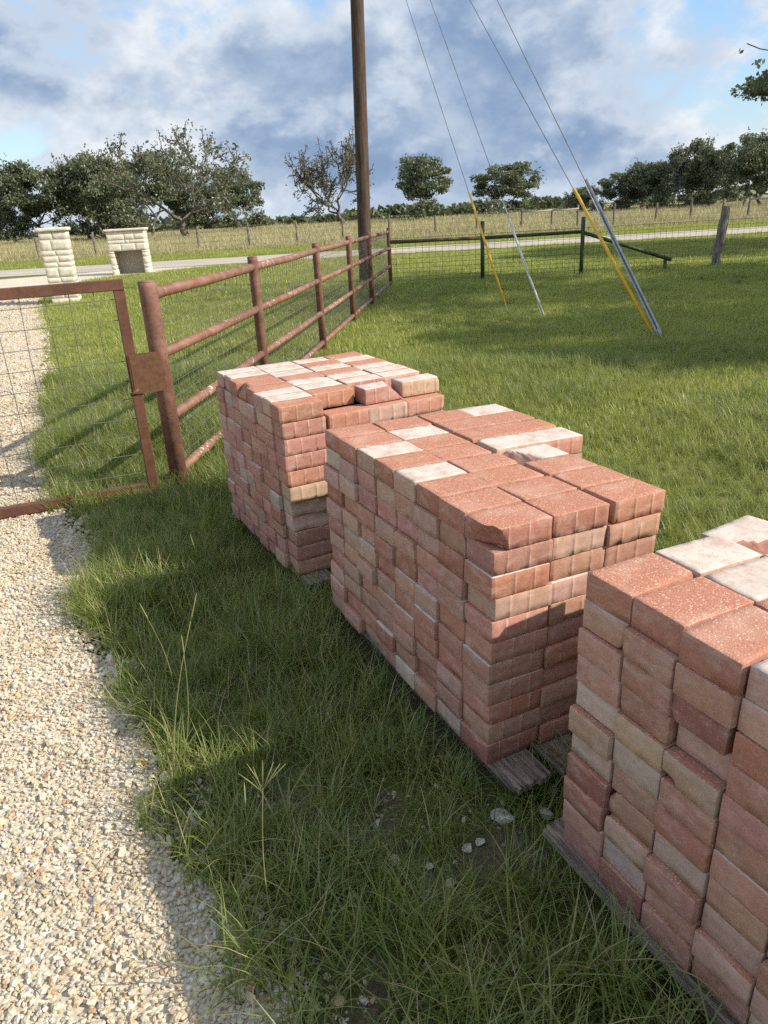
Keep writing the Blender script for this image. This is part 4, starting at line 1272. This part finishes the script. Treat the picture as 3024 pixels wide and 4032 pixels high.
tree(T_HALF, (-21.3, 92.5, 0), .4, 'big half-bare oak with forked pale trunk and dead limb at its top', name='half_bare_oak')
# a dead limb rising clear of its crown
tree(T_BARE, (-4.2, 114, 0), 2.0, 'sparse, almost leafless oak standing alone in the field beside the pole', name='bare_oak')
tree(TC, (9.4, 130, 0), 1.0, 'rounded leafy oak alone in the field between pole and guy guards', (1.12, 1.12, 1.18))
tree(TC, (22.7, 131, 0), 3.6, 'rounded leafy oak behind the slim grey guy guard', (1.32, 1.32, .98))
GRR = 'trees of the grove beyond the field fence'
for n_, (ms, x, y, rz, sc, lb) in enumerate([
    (TC, 33.6, 107, 2.0, (.62, .62, .62), 'low oak at the thin end of the grove next to the steel guard'),
    (TD, 35.9, 104, .5, (.62, .62, .66), 'small oak second along the grove from the steel guard'),
    (TC, 37.2, 101, 4.0, (.70, .70, .72), 'rounded low oak of the grove left of the tall loose one'.replace('left of', 'before')),
    (TD, 39.4, 98, 2.6, (.70, .70, .86), 'tall loose-crowned oak rising in the middle of the grove'),
    (TC, 42.0, 97, 1.1, (.66, .66, .80), 'leaning oak with visible dark trunks in the grove'),
    (TA, 43.6, 92, 5.0, (.52, .52, .74), 'dense dark oak above the split cedar post'),
    (TB, 46.2, 92, 1.0, (.6, .6, .80), 'dense dark oak of the grove cut by the picture edge'),
    (TC, 38.5, 110, 3.0, (.9, .9, .62), 'shadowed oak in the back row of the grove'),
    (TC, 45.0, 106, .7, (1., 1., .75), 'shadowed oak behind the densest oaks of the grove'),
    (TD, 30.5, 112, 3.3, (.6, .6, .42), 'shrubby low oak where the grove thins toward the treeline')]):
    tree(ms, (x, y, 0), rz, lb, sc, 'oak_tree', GRR)
# the tree whose branch reaches into the picture, and its neighbour: both shade the lawn
T_NEAR = tree_parts(37, 10.6, 12.6, 4.0, .28, 4, 24000, .16, .45, M_OAK, .95, minr=.012, lumps=58)
tree(T_NEAR, (15.0, 13.8, 0), 1.0, 'large oak outside the picture that shades the lawn before the green fence', (1, 1, 1), 'shade_oak')
T_NEAR2 = tree_parts(52, 8.6, 5.2, 4.2, .22, 4, 17000, .15, .40, M_OAK, .9, minr=.012, lumps=34)
tree(T_NEAR2, (13.2, 7.4, 0), 2.0, 'oak outside the picture that throws shade on the lawn by the guards', (1, 1, 1), 'shade_oak')
T_TIP = tree_parts(71, 7.2, 12.0, 3.4, .26, 4, 8000, .16, .40, M_OAK, 1.0, minr=.015, lumps=80, lumpmul=8)
tree(T_TIP, (18.2, 26.0, 0), .5, 'large oak whose leafy branch tip reaches in against the sky', (1, 1, 1), 'shade_oak')

def treeline():
    r = np.random.RandomState(61)
    P = []
    for x0 in np.arange(-330, 360, 5.0):
        y = 290 + r.uniform(-18, 30); h = r.uniform(1.8, 4.4) * (1 + .35 * math.sin(x0 * .05)); w = r.uniform(4, 8)
        n = 130
        q = r.normal(size=(n, 3)); q /= np.linalg.norm(q, axis=1)[:, None]; q *= r.uniform(.55, 1.05, n)[:, None]
        P.append(np.stack([x0 + q[:, 0] * w, y + q[:, 1] * 3, np.maximum(.2, h * .5 + q[:, 2] * h * .55)], 1))
    P = np.concatenate(P); n = len(P)
    a = r.normal(size=(n, 3)); a /= np.linalg.norm(a, axis=1)[:, None]
    b = np.cross(a, r.normal(size=(n, 3))); b /= np.linalg.norm(b, axis=1)[:, None]
    s = r.uniform(.7, 1.7, n)[:, None]
    V = np.stack([P - a * s, P + b * s * .8, P + a * s, P - b * s * .8], 1).reshape(-1, 3)
    o = link(bpy.data.objects.new('treeline', np_mesh('treeline', V, np.arange(4 * n).reshape(n, 4), M_OAK)))
    tag(o, 'low dark line of far woods along the horizon', 'woods', kind='stuff')
treeline()

# ------------------------------------------------------------------ rocks and tall seed stalks
def rock(loc, s, seed, label):
    import bmesh
    r = np.random.RandomState(seed); bm = bmesh.new(); bmesh.ops.create_icosphere(bm, subdivisions=3, radius=.5)
    planes = [(lambda q: q / np.linalg.norm(q))(r.normal(size=3)) for _ in range(9)]
    ds = r.uniform(.24, .42, 9); sc = np.array([1, r.uniform(.6, .9), r.uniform(.45, .7)])
    for v in bm.verts:
        p = np.array(v.co)
        for n_, d_ in zip(planes, ds):
            q = p @ n_ - d_
            if q > 0: p = p - n_ * q
        p = p + np.array(mnoise.noise_vector(Vector(p * 6 + seed))) * .03
        v.co = p * sc * s * 1.2
    me = bpy.data.meshes.new('rock'); bm.to_mesh(me); bm.free(); me.materials.append(M_ROCK)
    o = link(bpy.data.objects.new('limestone_rock', me)); o.location = (loc[0], loc[1], .006 + s * .22); o.rotation_euler = (0, 0, r.uniform(0, 6))
    tag(o, label, 'rock', 'white rocks in the grass')
ROCKS = [((.302, 1.689), .062, 'largest white rock in the grass in front of the middle pallet'), ((.435, 1.698), .042, 'grey-white rock just beyond the largest, toward the grey-boarded stack'),
         ((.184, 1.585), .032, 'white rock of a close pair, the one farther from the stacks'), ((.224, 1.606), .034, 'white rock of a close pair, the one nearer the stacks'),
         ((.074, 1.532), .024, 'small white stone on bare soil between the stacks and the drive'), ((-.026, 1.554), .036, 'white stone in grass straight below the middle stack corner'),
         ((-.13, 1.867), .022, 'tiny pale stone in shaded grass beside the middle stack'), ((-.073, 1.704), .024, 'tiny pale stone below the middle stack, amid long blades'),
         ((.02, 1.618), .026, 'small white stone between the pair of rocks and the drive'), ((-.499, 1.378), .040, 'white stone on the shaded gravel edge'),
         ((.565, 1.27), .038, 'pale blue-grey stone in grass under the grey board edge'), ((.475, 1.796), .040, 'rock lying under the splintered pallet board end'),
         ((.209, 1.381), .026, 'small white stone among grass short of the rock pair'), ((.085, 1.242), .030, 'pale stone in long grass at the bottom of the picture'),
         ((.054, 1.44), .026, 'white pebble on thin grass midway between drive and stacks'), ((-.284, 1.332), .030, 'white stone at the foot of the forked seed stalk')]
for n_, (l_, s_, lb) in enumerate(ROCKS): rock(l_, s_, 700 + n_, lb)

def stalk(base, top, seed, label, head='spike', r0=.0016, hl=.07):
    r = random.Random(seed); b, t = Vector(base), Vector(top)
    e = empty('grass_stalk', b); tag(e, label, 'grass stalk', 'tall seed stalks at the drive edge')
    bow = Vector((r.uniform(-.03, .03), r.uniform(-.02, .02), 0))
    pts = [b.lerp(t, k / 8) + bow * math.sin(math.pi * k / 8) for k in range(9)]
    rel(e, 'stem', MB().tube(pts, [r0 * (1.15 - .08 * k) for k in range(9)], 5), M_STALK)
    d = (pts[-1] - pts[-2]).normalized()
    if head == 'spike':
        rel(e, 'seed_head', MB().tube([t, t + d * hl * .2, t + d * hl * .7, t + d * hl], [.0012, .0024, .0020, .0005], 5), M_STALK)
    elif head == 'fan':
        for k in range(7):
            a = (k - 3) * .22 + r.uniform(-.05, .05)
            sd = (d * math.cos(a) + Vector((1, .2, 0)) * math.sin(a)).normalized()
            q = t - d * r.uniform(0, .02)
            rel(e, 'seed_spike', MB().tube([q, q + sd * .045, q + sd * .085 + Vector((0, 0, -.004))], [.0008, .0013, .0005], 4), M_STALK)
    for k in range(2):
        a = r.uniform(0, 6.28); h_ = .1 + .12 * k
        q = b.lerp(t, h_); o2 = Vector((math.cos(a), math.sin(a), .9)).normalized()
        mb = MB(); w = .0022; pr = [q, q + o2 * .07, q + o2 * .13 + Vector((math.cos(a), math.sin(a), -.2)) * .04]
        s = Vector((-math.sin(a), math.cos(a), 0))
        for i, p in enumerate(pr):
            ww = w * (1, .8, .1)[i]; mb.v += [tuple(p - s * ww), tuple(p + s * ww)]
        mb.f += [(0, 1, 3, 2), (2, 3, 5, 4)]
        rel(e, 'leaf_blade', mb, M_GRASS, False)
stalk((-.735, 1.91, 0), (-.598, 1.94, .60), 1, 'tallest upright pale grass stalk beside the drive', r0=.0022, hl=.10)
stalk((-.722, 1.935, 0), (-.644, 1.965, .47), 6, 'shorter pale stalk standing against the tallest one', r0=.0016)
stalk((-.80, 2.20, 0), (-.832, 2.232, .45), 2, 'thin grass stalk leaning toward the drive with pale tip', r0=.0013)
stalk((-.325, 1.302, 0), (-.312, 1.332, .50), 3, 'grass stalk with a fan of finger-like seed spikes', 'fan', .0016)
stalk((-.368, 1.50, 0), (-.419, 1.557, .23), 4, 'short bent straw stalk next to the fan-headed one', r0=.0012)
stalk((-.90, 3.20, 0), (-.912, 3.21, .28), 5, 'thin dry stalk in the shaded grass near the gate-side stack', r0=.0013)
stalk((.409, 1.096, 0), (.500, 1.12, .16), 7, 'straw stalk with pale head leaning over the grey-boarded stack', r0=.0015, hl=.05)
print('objects', len(bpy.data.objects))
